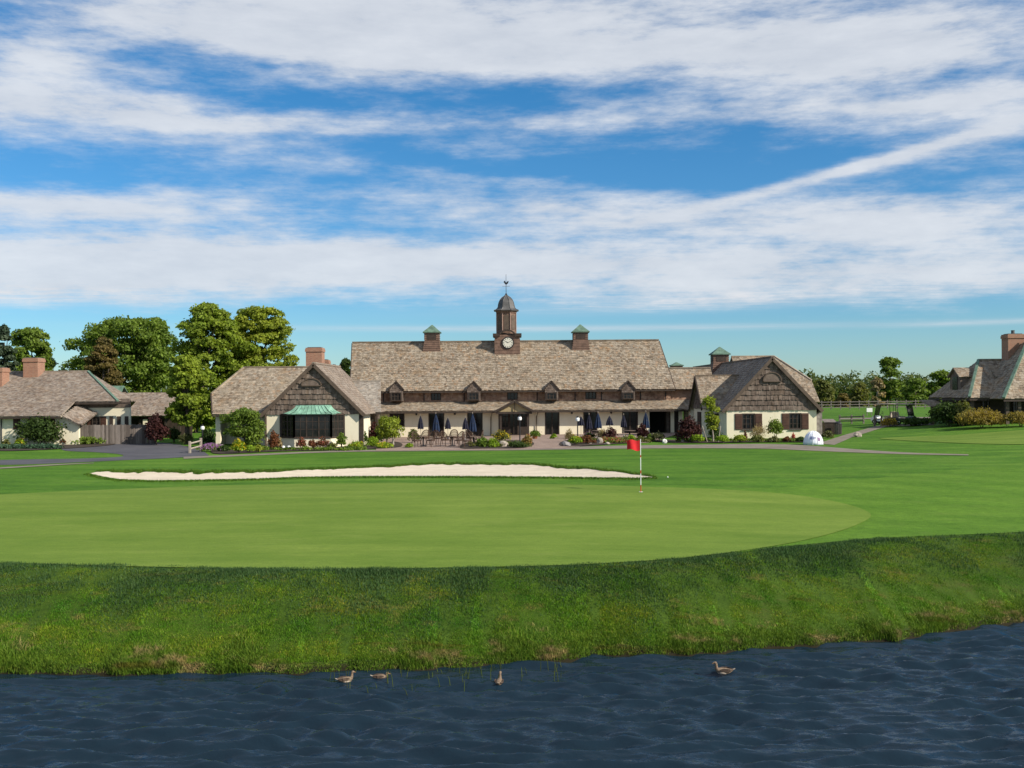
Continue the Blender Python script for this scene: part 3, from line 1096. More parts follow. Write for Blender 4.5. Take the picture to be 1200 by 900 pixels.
def louvered_cupola(parent, cx, cy, w, zb, z1, z2, cap=M_COPPERD, flare=True, vents=True):
    """small square roof turret: boarded box from zb to z1 with a pyramid copper cap to z2"""
    h = w / 2
    m = MB()
    m.box(cx - h, cx + h, cy - h, cy + h, zb, z1)
    if flare:                                       # splayed skirt
        m.add([(cx - h * 1.22, cy - h * 1.22, zb - 0.1), (cx + h * 1.22, cy - h * 1.22, zb - 0.1), (cx + h * 1.22, cy + h * 1.22, zb - 0.1), (cx - h * 1.22, cy + h * 1.22, zb - 0.1),
               (cx - h * 1.02, cy - h * 1.02, lerp(zb, z1, 0.5)), (cx + h * 1.02, cy - h * 1.02, lerp(zb, z1, 0.5)), (cx + h * 1.02, cy + h * 1.02, lerp(zb, z1, 0.5)), (cx - h * 1.02, cy + h * 1.02, lerp(zb, z1, 0.5))],
              [(0, 1, 5, 4), (1, 2, 6, 5), (2, 3, 7, 6), (3, 0, 4, 7), (4, 5, 6, 7)])
    n = 9
    for i in range(n):
        z = lerp(zb, z1, (i + 0.5) / n)
        k = h * (1.22 - 0.2 * min(1, (i + .5) / n * 2)) if flare and i < n / 2 else h
        m.box(cx - k - 0.03, cx + k + 0.03, cy - k - 0.03, cy + k + 0.03, z - 0.03, z + 0.03)
    c = m.build('cupola', M_LOUVER, parent)
    r = MB()
    e = h * 1.22
    r.box(cx - e, cx + e, cy - e, cy + e, z1, z1 + 0.08)
    pr = [(e * 1.02, 0.08), (e * 0.55, (z2 - z1) * 0.52), (0.05, z2 - z1)]
    r.lathe((cx, cy, z1), [(q * 1.414, z) for q, z in pr], 4, PI / 4)
    r.build('cupola_cap', cap, c)
    if vents:
        v = MB()
        zz0, zz1 = lerp(zb, z1, 0.62), lerp(zb, z1, 0.93)
        v.box(cx - h * 0.62, cx + h * 0.62, cy - h - 0.05, cy - h - 0.032, zz0, zz1)
        v.box(cx - h - 0.05, cx - h - 0.032, cy - h * 0.62, cy + h * 0.62, zz0, zz1)
        v.build('vent', M_TIMBER, c)
    return c


def chimney(parent, x0, x1, y0, y1, z0, z1, pot=False, name='chimney'):
    m = MB()
    m.box(x0, x1, y0, y1, z0, z1 - 0.35)
    m.box(x0 - 0.06, x1 + 0.06, y0 - 0.06, y1 + 0.06, z1 - 0.35, z1 - 0.12)
    m.box(x0 - 0.02, x1 + 0.02, y0 - 0.02, y1 + 0.02, z1 - 0.12, z1)
    c = m.build(name, M_BRICK, parent)
    f = MB()
    f.box(x0 + 0.12, x1 - 0.12, y0 + 0.12, y1 - 0.12, z1, z1 + 0.06)
    if pot:
        f.lathe(((x0 + x1) / 2, (y0 + y1) / 2, z1), [(0.16, 0), (0.14, 0.3), (0.17, 0.32), (0.17, 0.36)], 10)
    f.build('flue_cap', M_LEAD, c)
    return c


def ridge_cap(mb, a, b, w=0.28):
    a, b = Vector(a), Vector(b)
    mb.bar(a + Vector((0, 0, 0.03)), b + Vector((0, 0, 0.03)), w, 0.12)


def barge(mb, a, b, w=0.12, h=0.3):
    mb.bar(a, b, w, h)


# ======================= the long barn-like clubhouse in the middle
YB = 96.0
gz = 2.50
barn = T('clubhouse_hall', 'long shingled clubhouse hall with the white faced clock tower on its ridge', 'clubhouse', (0, YB, gz), 'clubhouse buildings')
bxl, bxr = wx(425, YB), wx(800, YB)
z_eave = wz(600, 480.6, 95.2)              # shed roof eave
z_shedtop = wz(600, 470, 97.2)
z_main = wz(600, 457, 96.6)
z_ridge = wz(593, 400, 101.5)
slope_main = (z_ridge - z_main) / (101.5 - 96.6)
ml, mr = wx(411.5, 97), wx(791, 96.6)
rl, rr = wx(413.5, 101.5), wx(772.5, 101.5)
# walls with their openings
doors = [(456.5, 474, 484.5, 500), (502, 520.5, 481, 511), (547.5, 565.5, 481, 511), (584, 620, 481, 511), (638.5, 655.5, 481, 511), (683.5, 700, 482, 508), (729, 747.5, 482, 511), (761, 786, 481, 511), (790, 795, 481, 511)]
ops = []
zt = wz(600, 482.2, YB)
for a, b, t, bt in doors:
    ops.append((wx(a, YB), wx(b, YB), gz if bt > 509 else wz((a + b) / 2, bt, YB), zt))
m = wall_boxes(MB(), bxl, bxr, YB, YB + 0.3, gz - 0.6, z_eave + 0.35, ops)
m.build('wall', M_STUCCO, barn)
# back and end walls
m = MB()
m.box(ml + 0.5, mr - 0.4, 106.2, 106.5, 2, z_main)
m.box(ml + 0.5, ml + 0.8, 97.3, 106.2, 2, z_main).box(mr - 0.7, mr - 0.4, 97.3, 106.2, 2, z_main)
for x in (ml + 0.5, mr - 1.0):
    m.prism([(x, 97.2, z_main), (x, 106.0, z_main), (x, 101.5, z_ridge - 0.35)], (0.3, 0, 0))
m.build('end_wall', M_SHAKE, barn)
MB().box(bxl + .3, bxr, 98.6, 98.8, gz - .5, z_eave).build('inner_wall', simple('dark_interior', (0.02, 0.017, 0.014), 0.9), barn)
# windows and doors in the openings
for i, (a, b, za, zb) in enumerate(ops):
    if i in (3, 7):
        continue
    isdoor = za <= gz + 0.05
    f = window(barn, a + 0.004, b - 0.004, za + 0.004, zb - 0.004, YB, 0.2, 2 if b - a < 1.0 else (3 if i == 0 else 2), 1 if i != 0 else 2, 'door' if isdoor else 'window', fw=0.10, bar=0.05)
    if isdoor:
        MB().box((a + b) / 2 + 0.08, (a + b) / 2 + 0.12, YB - 0.03, YB + 0.05, za + 0.95, za + 1.15).build('handle', M_IRON, f)
# lower shed roof
m = MB()
m.shingles([(bxl - 0.1, 95.15, z_eave), (bxr + 1.5, 95.15, z_eave), (bxr + 1.5, 97.25, z_shedtop), (bxl - 0.1, 97.25, z_shedtop)], 0.22, seed=1)
m.build('lower_roof', M_ROOF, barn)
m = MB()
m.box(bxl - 0.1, bxr, 95.12, 95.2, z_eave - 0.24, z_eave - 0.11)
m.build('gutter', M_TIMBER, barn)
# upper wall of reddish shakes
upw = [(505, 517), (594.5, 607), (686, 699)]
ups = [(wx(a, 97.2), wx(b, 97.2), wz(600, 468.5, 97.2), z_main - 0.22) for a, b in upw]
m = wall_boxes(MB(), ml + 0.3, mr - 0.3, 97.2, 97.4, z_shedtop - 0.5, z_main - 0.05, ups)
x = ml + 0.3
segs = []
for a, b, za, zb in sorted(ups):
    segs.append((x, a))
    x = b
segs.append((x, mr - 0.3))
for k, (a, b) in enumerate(segs):
    m.shingles([(a, 97.195, z_shedtop - 0.1), (b, 97.195, z_shedtop - 0.1), (b, 97.195, z_main - 0.1), (a, 97.195, z_main - 0.1)], 0.26, (0.14, 0.3), 0.05, 0, seed=k + 3)
m.build('upper_wall', M_SHAKE_R, barn)
for a, b, za, zb in ups:
    window(barn, a + .004, b - .004, za, zb, 97.2, 0.15, 3, 1, fw=0.08)
for px in (449.5, 497, 544, 629.5, 640, 674, 705, 728, 750.5, 780):
    x = wx(px, 97.1)
    MB().tube([(x, 97.08, z_main - 0.25), (x, 97.08, z_shedtop + 0.02)], 0.05, 6).build('downpipe', M_IRON, barn)
# main roof
m = MB()
m.shingles([(ml, 96.5, z_main), (mr, 96.5, z_main), (rr, 101.5, z_ridge), (rl, 101.5, z_ridge)], 0.24, seed=2, thick=0.045, rag=0.04)
m.prism([(ml, 106.5, z_main), (mr, 106.5, z_main), (rr, 101.55, z_ridge), (rl, 101.55, z_ridge)], (0, 0, -0.12))
ridge_cap(m, (rl, 101.5, z_ridge), (rr, 101.5, z_ridge))
m.build('roof', M_ROOF, barn)
m = MB()
m.box(ml, mr, 96.46, 96.54, z_main - 0.22, z_main - 0.09)
m.bar((ml - 0.03, 96.5, z_main - 0.14), (rl - 0.03, 101.5, z_ridge - 0.14), 0.1, 0.22)
m.bar((mr + 0.03, 96.5, z_main - 0.14), (rr + 0.03, 101.5, z_ridge - 0.14), 0.1, 0.22)
m.build('eaves_board', M_TIMBER, barn)
# lower right continuation of the roof
z2 = wz(800, 431.5, 99.3)
xa, xb = mr - 0.6, wx(832, 99.3)
m = MB()
yy = 96.8 + (z2 - z_main) / slope_main
m.shingles([(xa - 1.5, 96.75, z_main - 0.02), (xb, 96.75, z_main - 0.02), (xb, yy, z2), (xa - 1.5, yy, z2)], 0.24, seed=9)
m.prism([(xa - 1.5, yy + .02, z2), (xb, yy + .02, z2), (xb, yy + 5, z_main), (xa - 1.5, yy + 5, z_main)], (0, 0, -0.12))
ridge_cap(m, (xa, yy, z2), (xb, yy, z2))
m.build('side_roof', M_ROOF, barn)
MB().box(xa, xb, 97.3, 97.5, z_shedtop - .4, z_main).build('side_wall', M_SHAKE_R, barn)
# little green lantern roof on the ridge behind
cx = wx(793, 106)
louvered_cupola(barn, cx, 106, 1.1, wz(793, 436, 106), wz(793, 429, 106), wz(793, 424.5, 106), M_COPPERD, False, False)
# dormers
for k, px in enumerate((464.5, 555.3, 646.5, 736.5)):
    yd = 96.35
    x0 = wx(px, yd)
    hw = 0.70
    zp, ze = wz(px, 446.2 + (0 if k < 2 else -1) * 0.3, yd), wz(px, 456.0, yd)
    zb = wz(600, 469.3, yd)
    m = MB()
    m.box(x0 - 0.62, x0 + 0.62, yd + 0.002, 98.3, zb, ze)
    m.prism([(x0 - 0.62, yd + 0.002, ze), (x0 + 0.62, yd + 0.002, ze), (x0, yd + 0.002, zp - 0.12)], (0, 2.0, 0))
    m.shingles([(x0 - 0.62, yd - 0.001, ze - 0.28), (x0 + 0.62, yd - 0.001, ze - 0.28), (x0 + 0.62, yd - 0.001, ze), (x0, yd - 0.001, zp - 0.1), (x0 - 0.62, yd - 0.001, ze)], 0.17, (0.1, 0.2), 0.03, 0, seed=k)
    d = m.build('dormer', M_SHAKE, barn)
    r = MB()
    yb = yd + (zp - z_main) / slope_main + 0.6
    for s in (-1, 1):
        q = [(x0 + s * 0.74, yd - 0.07, ze - 0.04), (x0, yd - 0.07, zp), (x0, yb, zp), (x0 + s * 0.74, yb, ze - 0.04)]
        r.shingles(q, 0.2, (0.15, 0.3), 0.03, 0.04, seed=k + 20)
    r.build('dormer_roof', M_ROOF, d)
    t = MB()
    for s in (-1, 1):
        t.bar((x0 + s * 0.75, yd - 0.09, ze - 0.08), (x0, yd - 0.09, zp - 0.04), 0.05, 0.11)
    t.build('bargeboard', M_TIMBER, d)
    window(d, x0 - 0.5, x0 + 0.5, zb + 0.05, ze - 0.3, yd - 0.14, 0.13, 3, 2, 'dormer_window', fw=0.09)
# cupolas on the ridge
louvered_cupola(barn, wx(506.3, 101, 400), 101.3, 1.42, wz(506, 411, 100), wz(506, 390, 100.6), wz(506, 380.5, 101))
louvered_cupola(barn, wx(680.3, 101, 400), 101.3, 1.42, wz(680, 409, 100), wz(680, 389.5, 100.6), wz(680, 380, 101))
# clock tower
cx, cy = wx(594.5, 101.2, 400), 101.3
tz0, tz1 = wz(594, 416, 99.8), wz(594, 392, 99.8)
hw = 1.24
m = MB()
m.box(cx - hw, cx + hw, cy - hw, cy + hw, tz0 - 0.5, tz1)
for s in range(6):
    z = lerp(tz0, tz1, (s + .5) / 6)
    m.box(cx - hw - 0.02, cx + hw + 0.02, cy - hw - 0.02, cy + hw + 0.02, z - 0.025, z + 0.025)
tower = m.build('clock_tower', M_LOUVER, barn)
m = MB()                                                 # cornice with a curved hood over the clock
zc = tz1
m.box(cx - 1.40, cx - 0.72, cy - 1.42, cy + 1.42, zc - 0.18, zc + 0.12)
m.box(cx + 0.72, cx + 1.40, cy - 1.42, cy + 1.42, zc - 0.18, zc + 0.12)
m.box(cx - 0.72, cx + 0.72, cy - 1.1, cy + 1.42, zc - 0.18, zc + 0.12)
pa = [(cx + 0.86 * math.sin(a), cy - 1.32, zc - 0.36 + 0.80 * math.cos(a)) for a in np.linspace(-1.0, 1.0, 11)]
for p, q in zip(pa[:-1], pa[1:]):
    m.bar(p, q, 0.24, 0.16)
m.build('cornice', M_TIMBER, tower)
ck = Vector((cx + 0.06, cy - hw - 0.02, wz(595.5, 401.6, 99.8)))


def disc(mb, c, r, d, n=28):
    return mb.prism([(c.x + r * math.cos(a), c.y, c.z + r * math.sin(a)) for a in np.linspace(0, 2 * PI, n, False)], (0, -d, 0))


disc(MB(), ck, 0.60, 0.07).build('clock_rim', M_IRON, tower)
disc(MB(), ck - Vector((0, 0.075, 0)), 0.49, 0.02).build('clock_face', simple('clock_face_white', (0.62, 0.60, 0.50), 0.5, 0.05), tower)
m = MB()
cf = ck - Vector((0, 0.10, 0))
for k in range(12):
    a = PI / 6 * k
    d = Vector((math.sin(a), 0, math.cos(a)))
    m.bar(cf + d * 0.35, cf + d * 0.455, 0.05 if k % 3 else 0.07, 0.015, (0, 1, 0))
m.build('numerals', M_IRON, tower)
m = MB()
m.bar(cf, cf + Vector((math.sin(5.3), 0, math.cos(5.3))) * 0.28, 0.05, 0.02, (0, 1, 0))
m.bar(cf, cf + Vector((math.sin(1.1), 0, math.cos(1.1))) * 0.34, 0.035, 0.025, (0, 1, 0))
m.build('clock_hands', M_IRON, tower)
# octagonal lantern
lz0, lz1 = wz(594, 392, 100.4), wz(594, 364, 100.4)
m = MB()
m.lathe((cx - .08, cy, 0), [(1.08, lz0), (1.08, lz0 + 0.35), (1.0, lz0 + 0.42), (1.0, lz1 - 0.25), (1.08, lz1 - 0.2), (1.14, lz1)], 8, PI / 8)
lan = m.build('lantern', M_LOUVER, barn)
m = MB()
for k in range(8):
    a = PI / 4 * k + PI / 8 + PI / 8
    n = Vector((math.cos(a), math.sin(a), 0))
    t = Vector((-n.y, n.x, 0))
    c = Vector((cx - .08, cy, 0)) + n * (1.0 * math.cos(PI / 8) + 0.005)
    hh = 0.24
    arch = [c - t * hh + Vector((0, 0, lz0 + 0.5)), c + t * hh + Vector((0, 0, lz0 + 0.5))]
    zt_ = lz1 - 0.62
    arch += [c + t * hh * math.cos(b) + Vector((0, 0, zt_ + hh * math.sin(b))) for b in np.linspace(0, PI, 9)]
    m.prism(arch, n * 0.025)
m.build('louver', M_TRIM, lan)
m = MB()
for k in range(8):
    a = PI / 4 * k + PI / 8
    p = Vector((cx - .08 + 1.02 * math.cos(a), cy + 1.02 * math.sin(a), 0))
    m.tube([p + Vector((0, 0, lz0 + 0.4)), p + Vector((0, 0, lz1 - 0.2))], 0.07, 6)
m.build('corner_post', simple('pale_brown_post', (0.26, 0.17, 0.13), 0.7, 0.25), lan)
dz = wz(594, 345.5, 101) - lz1
m = MB()
prof = [(1.30, 0.0), (1.32, 0.07), (1.08, 0.16), (0.93, 0.30), (0.86, 0.55), (0.79, 0.85), (0.66, 1.12), (0.46, 1.34), (0.22, 1.50), (0.10, 1.62), (0.06, dz)]
m.lathe((cx - .08, cy, lz1), prof, 8, PI / 8)
for k in range(8):
    a = PI / 4 * k + PI / 8
    m.tube([(cx - .08 + r * math.cos(a), cy + r * math.sin(a), lz1 + z) for r, z in prof[1:-1]], 0.035, 5)
dome = m.build('dome_roof', M_LEAD, barn)
m = MB()
zp = lz1 + dz
ztop = wz(592, 321, 101)
m.tube([(cx - .08, cy, zp - 0.1), (cx - .08, cy, ztop)], [0.035, 0.018], 6)
m.lathe((cx - .08, cy, zp), [(0.02, -0.02), (0.10, 0.05), (0.10, 0.12), (0.02, 0.2)], 8)
za = wz(592, 335, 101)
m.bar((cx - .45, cy, za), (cx + .30, cy, za), 0.03)
m.bar((cx - .08, cy - .35, za - .1), (cx - .08, cy + .35, za - .1), 0.03)
zr = wz(592, 332.5, 101)
rooster = [(-.30, .22), (-.22, .34), (-.14, .40), (-.10, .34), (-.06, .20), (.04, .16), (.12, .26), (.24, .38), (.30, .30), (.24, .10), (.12, -.02), (.04, -.06), (.03, -.16), (-.03, -.16), (-.03, -.06), (-.14, 0), (-.2, .14)]
m.prism([(cx - .08 + a * 0.85, cy + 0.02, zr + b * 0.85) for a, b in rooster], (0, -0.04, 0))
m.build('weathervane', M_IRON, barn)
# porch in the middle
px0, px1, ppk = wx(579.5, 93.6), wx(625.5, 93.6), wx(603, 93.6, 470)
zpe, zpp = wz(600, 481.5, 93.6), wz(603, 469.5, 93.6)
m = MB()
for a, b in ((px0, ppk), (px1, ppk)):
    m.shingles([(a, 93.5, zpe), (b, 93.5, zpp), (b, 97.0, zpp), (a, 97.0, zpe)], 0.22, seed=44)
porch = m.build('porch_roof', M_ROOF, barn)
m = MB()
m.prism([(px0 + 0.25, 93.72, zpe - 0.1), (px1 - 0.25, 93.72, zpe - 0.1), (ppk, 93.72, zpp - 0.16)], (0, 0.15, 0))
m.build('porch_gable', simple('ochre_gable_boards', (0.36, 0.28, 0.15), 0.8, 0.2, 3), porch)
m = MB()
m.bar((px0, 93.5, zpe - 0.07), (ppk, 93.5, zpp - 0.06), 0.1, 0.2)
m.bar((px1, 93.5, zpe - 0.07), (ppk, 93.5, zpp - 0.06), 0.1, 0.2)
m.box(px0 + 0.15, px1 - 0.15, 93.62, 93.72, zpe - 0.28, zpe - 0.08)
m.bar((ppk, 93.6, zpe - 0.1), (ppk, 93.6, zpp - 0.1), 0.07)
for x in (px0 + 0.55, px1 - 0.55):
    m.box(x - 0.09, x + 0.09, 93.75, 93.93, gz, zpe - 0.1)
m.build('porch_frame', M_TIMBER, porch)
a, b = ops[3][0], ops[3][1]
mid = (a + b) / 2
for q0, q1 in ((a, mid - 0.45), (mid + 0.45, b)):
    MB().box(q0, q1, YB - 0.02, YB + 0.12, gz, gz + 0.75).build('door_panel', M_TIMBER, barn)
window(barn, a + .01, mid - 0.46, gz + 0.75, zt, YB, 0.2, 3, 3, 'side_window', fw=0.08)
window(barn, mid + 0.46, b - .01, gz + 0.75, zt, YB, 0.2, 3, 3, 'side_window', fw=0.08)
f = window(barn, mid - 0.45, mid + 0.45, gz, zt, YB - .01, 0.2, 2, 1, 'door', fw=0.11)
for px in (575, 628.5):
    x = wx(px, YB)
    MB().tube([(x + 0.15, 95.25, z_eave - 0.2), (x + 0.02, YB - 0.1, z_eave - 0.65), (x, YB - 0.1, gz)], 0.05, 6).build('downpipe', simple('brown_downpipe', (0.12, 0.09, 0.06), 0.5), barn)
# wall lamps under the eave
for px in (488, 533, 670, 716):
    x = wx(px, YB)
    MB().lathe((x, YB - 0.12, z_eave - 0.42), [(0.04, 0), (0.1, 0.05), (0.1, 0.2), (0.03, 0.28)], 8).build('wall_lamp', M_IRON, barn)

# ======================= left wing with the copper bay
YL = 80.0
lg = h1(-15, 80)
lw = T('gabled_wing', 'low gabled wing with the bright green copper roof over its bay window', 'clubhouse', (wx(366, YL), YL, lg), 'clubhouse buildings')
ze = wz(366, 484.3, YL)
gxl, gxr, gpx = wx(305, YL - .22, 484), wx(427.5, YL - .22, 484), wx(367, YL - .22, 426)
gpz = wz(367, 425.5, YL - .22)
wl, wr = wx(311, YL), wx(420.5, YL)
bxa, bxb = wx(329, YL), wx(403, YL)
zb0, zb1 = wz(366, 512.5, YL), wz(366, 485.5, YL)
m = wall_boxes(MB(), wl, wr, YL, YL + 0.3, lg - 0.6, ze - 0.02, [(bxa + 0.3, bxb - 0.3, lg + 0.85, zb1)])
m.box(wr - 0.3, wr, YL + 0.3, 87, lg - 0.6, ze - 0.02)
m.box(wl, wl + 0.3, YL + 0.3, 83.2, lg - 0.6, ze - 0.02)
m.build('wall', M_STUCCO, lw)
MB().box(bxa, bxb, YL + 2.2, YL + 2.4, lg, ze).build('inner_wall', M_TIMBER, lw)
# the gable of shakes
sl = (gpz - ze) / (gpx - gxl)
m = MB()
m.prism([(gxl + 0.25, YL - 0.02, ze), (gxr - 0.25, YL - 0.02, ze), (gpx, YL - 0.02, gpz - 0.2)], (0, 0.25, 0))
m.shingles([(gxl + 0.22, YL - 0.021, ze - 0.06), (gxr - 0.22, YL - 0.021, ze - 0.06), (gpx, YL - 0.021, gpz - 0.15)], 0.40, (0.09, 0.19), 0.075, 0, seed=5, rag=0.022, gap=.004)
gable = m.build('gable', M_SHAKE, lw)


def arch_louver(parent, c, r, kz=0.75):
    m = MB()
    pts = [(c.x + r * math.cos(a), c.y, c.z + r * kz * math.sin(a)) for a in np.linspace(0, PI, 13)]
    m.prism(pts, (0, -0.06, 0))
    m.build('arched_vent', M_SHAKE, parent)
    t = MB()
    q = [(c.x + (r + .05) * math.cos(a), c.y - 0.05, c.z + (r + .05) * kz * math.sin(a)) for a in np.linspace(0, PI, 13)]
    for p, s in zip(q[:-1], q[1:]):
        t.bar(p, s, 0.14, 0.09)
    t.bar(q[0], q[-1], 0.14, 0.08)
    return t.build('vent_trim', M_TRIM, parent)


arch_louver(gable, Vector((wx(365.5, YL, 450), YL - 0.1, wz(366, 452, YL))), 0.72)
# roof of the gable, running back
m = MB()
yb = 92.0
for x in (gxl, gxr):
    m.shingles([(x, YL - 0.22, ze - (0.12 if x == gxl else 0.12)), (gpx, YL - 0.22, gpz), (gpx, yb, gpz), (x, yb, ze - 0.12)], 0.24, seed=int(x))
ridge_cap(m, (gpx, YL - 0.22, gpz), (gpx, yb, gpz), 0.22)
m.build('gable_roof', M_ROOF2, lw)
m = MB()
for x in (gxl, gxr):
    m.bar((x, YL - 0.26, ze - 0.22), (gpx, YL - 0.26, gpz - 0.12), 0.1, 0.26)
m.build('bargeboard', M_TRIM, lw)
# main roof to the left with half-hipped end, and lower roof to the right
YM = 83.0
zme = wz(280, 485, YM)
yr = 88.6
zmr = wz(320, 430.5, yr)
x_end = wx(249, YM)
x_rl = wx(286, yr, 430)
zk = wz(248, 462, 85.9)
k = (zk - zme) / (zmr - zme)
yk = lerp(YM, yr, k)
x_k = wx(247.5, yk, 462)
x_far = wx(392, yr, 430)
m = MB()
m.shingles([(x_end, YM, zme), (gpx, YM, zme), (gpx, yr, zmr), (x_rl, yr, zmr), (x_k, yk, zme + k * (zmr - zme))], 0.24, seed=61)
ykb = 2 * yr - yk
zkk = zme + k * (zmr - zme)
m.shingles([(x_k, yk, zkk), (x_rl, yr, zmr), (x_k, ykb, zkk)], 0.24, seed=62)
m.prism([(x_end, 2 * yr - YM, zme), (gpx, 2 * yr - YM, zme), (gpx, yr + .02, zmr), (x_rl, yr + .02, zmr), (x_k, ykb, zkk)], (0, 0, -0.12))
ridge_cap(m, (x_rl, yr, zmr), (gpx, yr, zmr), 0.25)
ridge_cap(m, (x_k, yk, zkk), (x_rl, yr, zmr), 0.18)
m.build('main_roof', M_ROOF, lw)
m = MB()
m.bar((x_end - .02, YM, zme - 0.1), (x_k - .02, yk, zkk - 0.08), 0.1, 0.22)
m.box(x_end, gxl + 0.4, YM - 0.05, YM + 0.03, zme - 0.22, zme - 0.1)
m.build('eaves_board', M_TIMBER, lw)
# wall under it: a shallow arched arcade
m = MB()
ax0, ax1 = wx(252.5, YM + .8), wx(311, YM + .8)
aw0, aw1 = wx(258, YM + .8), wx(306, YM + .8)
yy = YM + 0.8
zs = lg + 1.75
pts = [(aw1, yy, lg - .5), (ax1, yy, lg - .5), (ax1, yy, zme - .05), (ax0, yy, zme - .05), (ax0, yy, lg - .5), (aw0, yy, lg - .5)]
ac, ar = (aw0 + aw1) / 2, (aw1 - aw0) / 2
top = min(zme - 0.3, zs + 0.75)
arc = [(ac - ar * math.cos(a), yy, zs + (top - zs) * math.sin(a)) for a in np.linspace(0, PI, 15)]
# piers and spandrels as strips
m.box(ax0, aw0, yy, yy + .35, lg - .5, zme - .05)
m.box(aw1, ax1, yy, yy + .35, lg - .5, zme - .05)
for p, q in zip(arc[:-1], arc[1:]):
    m.prism([(p[0], yy, p[2]), (q[0], yy, q[2]), (q[0], yy, zme - .05), (p[0], yy, zme - .05)], (0, .35, 0))
m.box(ax0, ax1, yy + 2.0, yy + 2.3, lg - .5, zme)
m.box(ax0, ax0 + .3, yy + .35, 92, lg - .5, zme)
m.prism([(ax0, yy + .1, zme), (ax0, 93.2, zme), (ax0, ykb, zkk - .1), (ax0, yk, zkk - .1)], (0.2, 0, 0))
m.build('arcade', M_STUCCO, lw)
MB().box(wx(310.5, YL), wx(312.5, YL), YL - .06, YL - .01, lg, ze).build('corner_board', M_TRIM, lw)
MB().box(wx(420.6, YL), wx(425.5, YL), YL - .02, YL + .3, lg - .2, ze - .15).build('corner_post', M_TIMBER, lw)
# right lower roof, joining towards the long hall
Ye = 86.0
zre = wz(425, 482.6, Ye)
zrr = wz(425, 447, 90.5)
xr0, xr1 = wx(385, Ye), wx(446.3, Ye)
xr1r = wx(446.3, 90.5)
m = MB()
m.shingles([(xr0, Ye, zre), (xr1, Ye, zre), (xr1r, 90.5, zrr), (xr0, 90.5, zrr)], 0.24, seed=71)
m.prism([(xr0, 95, zre), (wx(446.3, 95), 95, zre), (xr1r, 90.52, zrr), (xr0, 90.52, zrr)], (0, 0, -0.12))
ridge_cap(m, (xr0, 90.5, zrr), (xr1r, 90.5, zrr), 0.25)
m.build('link_roof', M_ROOF3, lw)
m = MB()
m.box(xr0, xr1 - 0.25, Ye + 0.7, Ye + 1.0, 2, zre + .3)
xe_ = lambda Y: wx(444.5, Y) - .15
m.prism([(xe_(Ye + .9), Ye + .9, 2), (xe_(94), 94, 2), (xe_(94), 94, zre + .2), (xe_(90.5), 90.5, zrr - .2), (xe_(Ye + .5), Ye + .5, zre + .2)], (-0.25, 0, 0))
m.build('link_wall', M_SHAKE, lw)
m = MB()
m.box(xr0, xr1, Ye - .04, Ye + .04, zre - .24, zre - .1)
for px in (427.5, 441):
    x = wx(px, Ye + .6)
    m.box(x - .1, x + .1, Ye + .5, Ye + .7, lg - .3, zre)
m.build('link_post', M_TIMBER, lw)
window(lw, wx(430, Ye + .7), wx(439, Ye + .7), lg + .9, lg + 2.0, Ye + .6, .09, 2, 2)
# bay window
bay0, bay1 = bxa, bxb
yo = YL - 1.05
m = MB()
xa, xb = wx(345, yo), wx(401, yo)
bayp = [(bay0, YL + .02, 0), (wx(331, yo) + 0.0, yo + 0.75, 0), (wx(345, yo), yo, 0), (wx(387, yo), yo, 0), (bay1, YL + .02, 0)]
bayp = [(bay0, YL, 0), (wx(344.5, yo), yo, 0), (wx(388, yo), yo, 0), (bay1, YL, 0)]
basepoly = [Vector((p[0], p[1], lg - .5)) for p in bayp]
m.prism(basepoly[::-1], (0, 0, zb0 - lg + .5))
m.build('bay_wall', M_STUCCO, lw)
bz1 = wz(366, 485.0, yo)
m = MB()
g = MB()
for i in range(3):
    p, q = Vector(bayp[i]), Vector(bayp[i + 1])
    nrm = (q - p).cross(Vector((0, 0, 1))).normalized()
    n = (3, 3, 3)[i] * 2 if i == 1 else 4
    for j in range(n + 1):
        t = lerp(p, q, j / n)
        wdt = 0.15 if j in (0, n) else (0.09 if j % 2 == 0 else 0.045)
        m.bar((t.x, t.y, zb0 + .07), (t.x, t.y, bz1 - .07), wdt)
    for z, hh in ((zb0 + .04, .12), (bz1 - .05, .14), (lerp(zb0, bz1, .36), .045), (lerp(zb0, bz1, .68), .045)):
        m.bar((p.x, p.y, z), (q.x, q.y, z), .13 if hh > .1 else .05, hh)
    o = nrm * -0.03
    g.prism([(p.x, p.y, zb0 + .05), (q.x, q.y, zb0 + .05), (q.x, q.y, bz1 - .05), (p.x, p.y, bz1 - .05)], (0.0, 0.02, 0))
bw = m.build('bay_window', M_TIMBER, lw)
g.build('pane', M_GLASS, bw)
m = MB()
zct = wz(366, 475.5, YL - .05)
lo = [(wx(330.5, YL), YL - .02, bz1 + .01), (wx(342, yo), yo - .18, bz1 - .01), (wx(389.5, yo), yo - .18, bz1 - .01), (wx(401, YL), YL - .02, bz1 + .01)]
hi = [(wx(347, YL), YL - .04, zct), (wx(352, YL), YL - .22, zct), (wx(381, YL), YL - .22, zct), (wx(388, YL), YL - .04, zct)]
mids = [tuple(lerp(Vector(a), Vector(b), .52) - Vector((0, -.03, .10))) for a, b in zip(lo, hi)]
for A_, B2 in ((lo, mids), (mids, hi)):
    for i in range(3):
        m.prism([A_[i], A_[i + 1], B2[i + 1], B2[i]], (0, .05, -.05))
for i in range(3):                         # standing seams
    n = 8 if i == 1 else 3
    for j in range(n + 1):
        a, c, b = lerp(Vector(lo[i]), Vector(lo[i + 1]), j / n), lerp(Vector(mids[i]), Vector(mids[i + 1]), j / n), lerp(Vector(hi[i]), Vector(hi[i + 1]), j / n)
        m.bar(a, c, .04, .07)
        m.bar(c, b, .04, .07)
m.prism([(p[0], p[1] - .01, p[2]) for p in hi], (0, 0, .05))
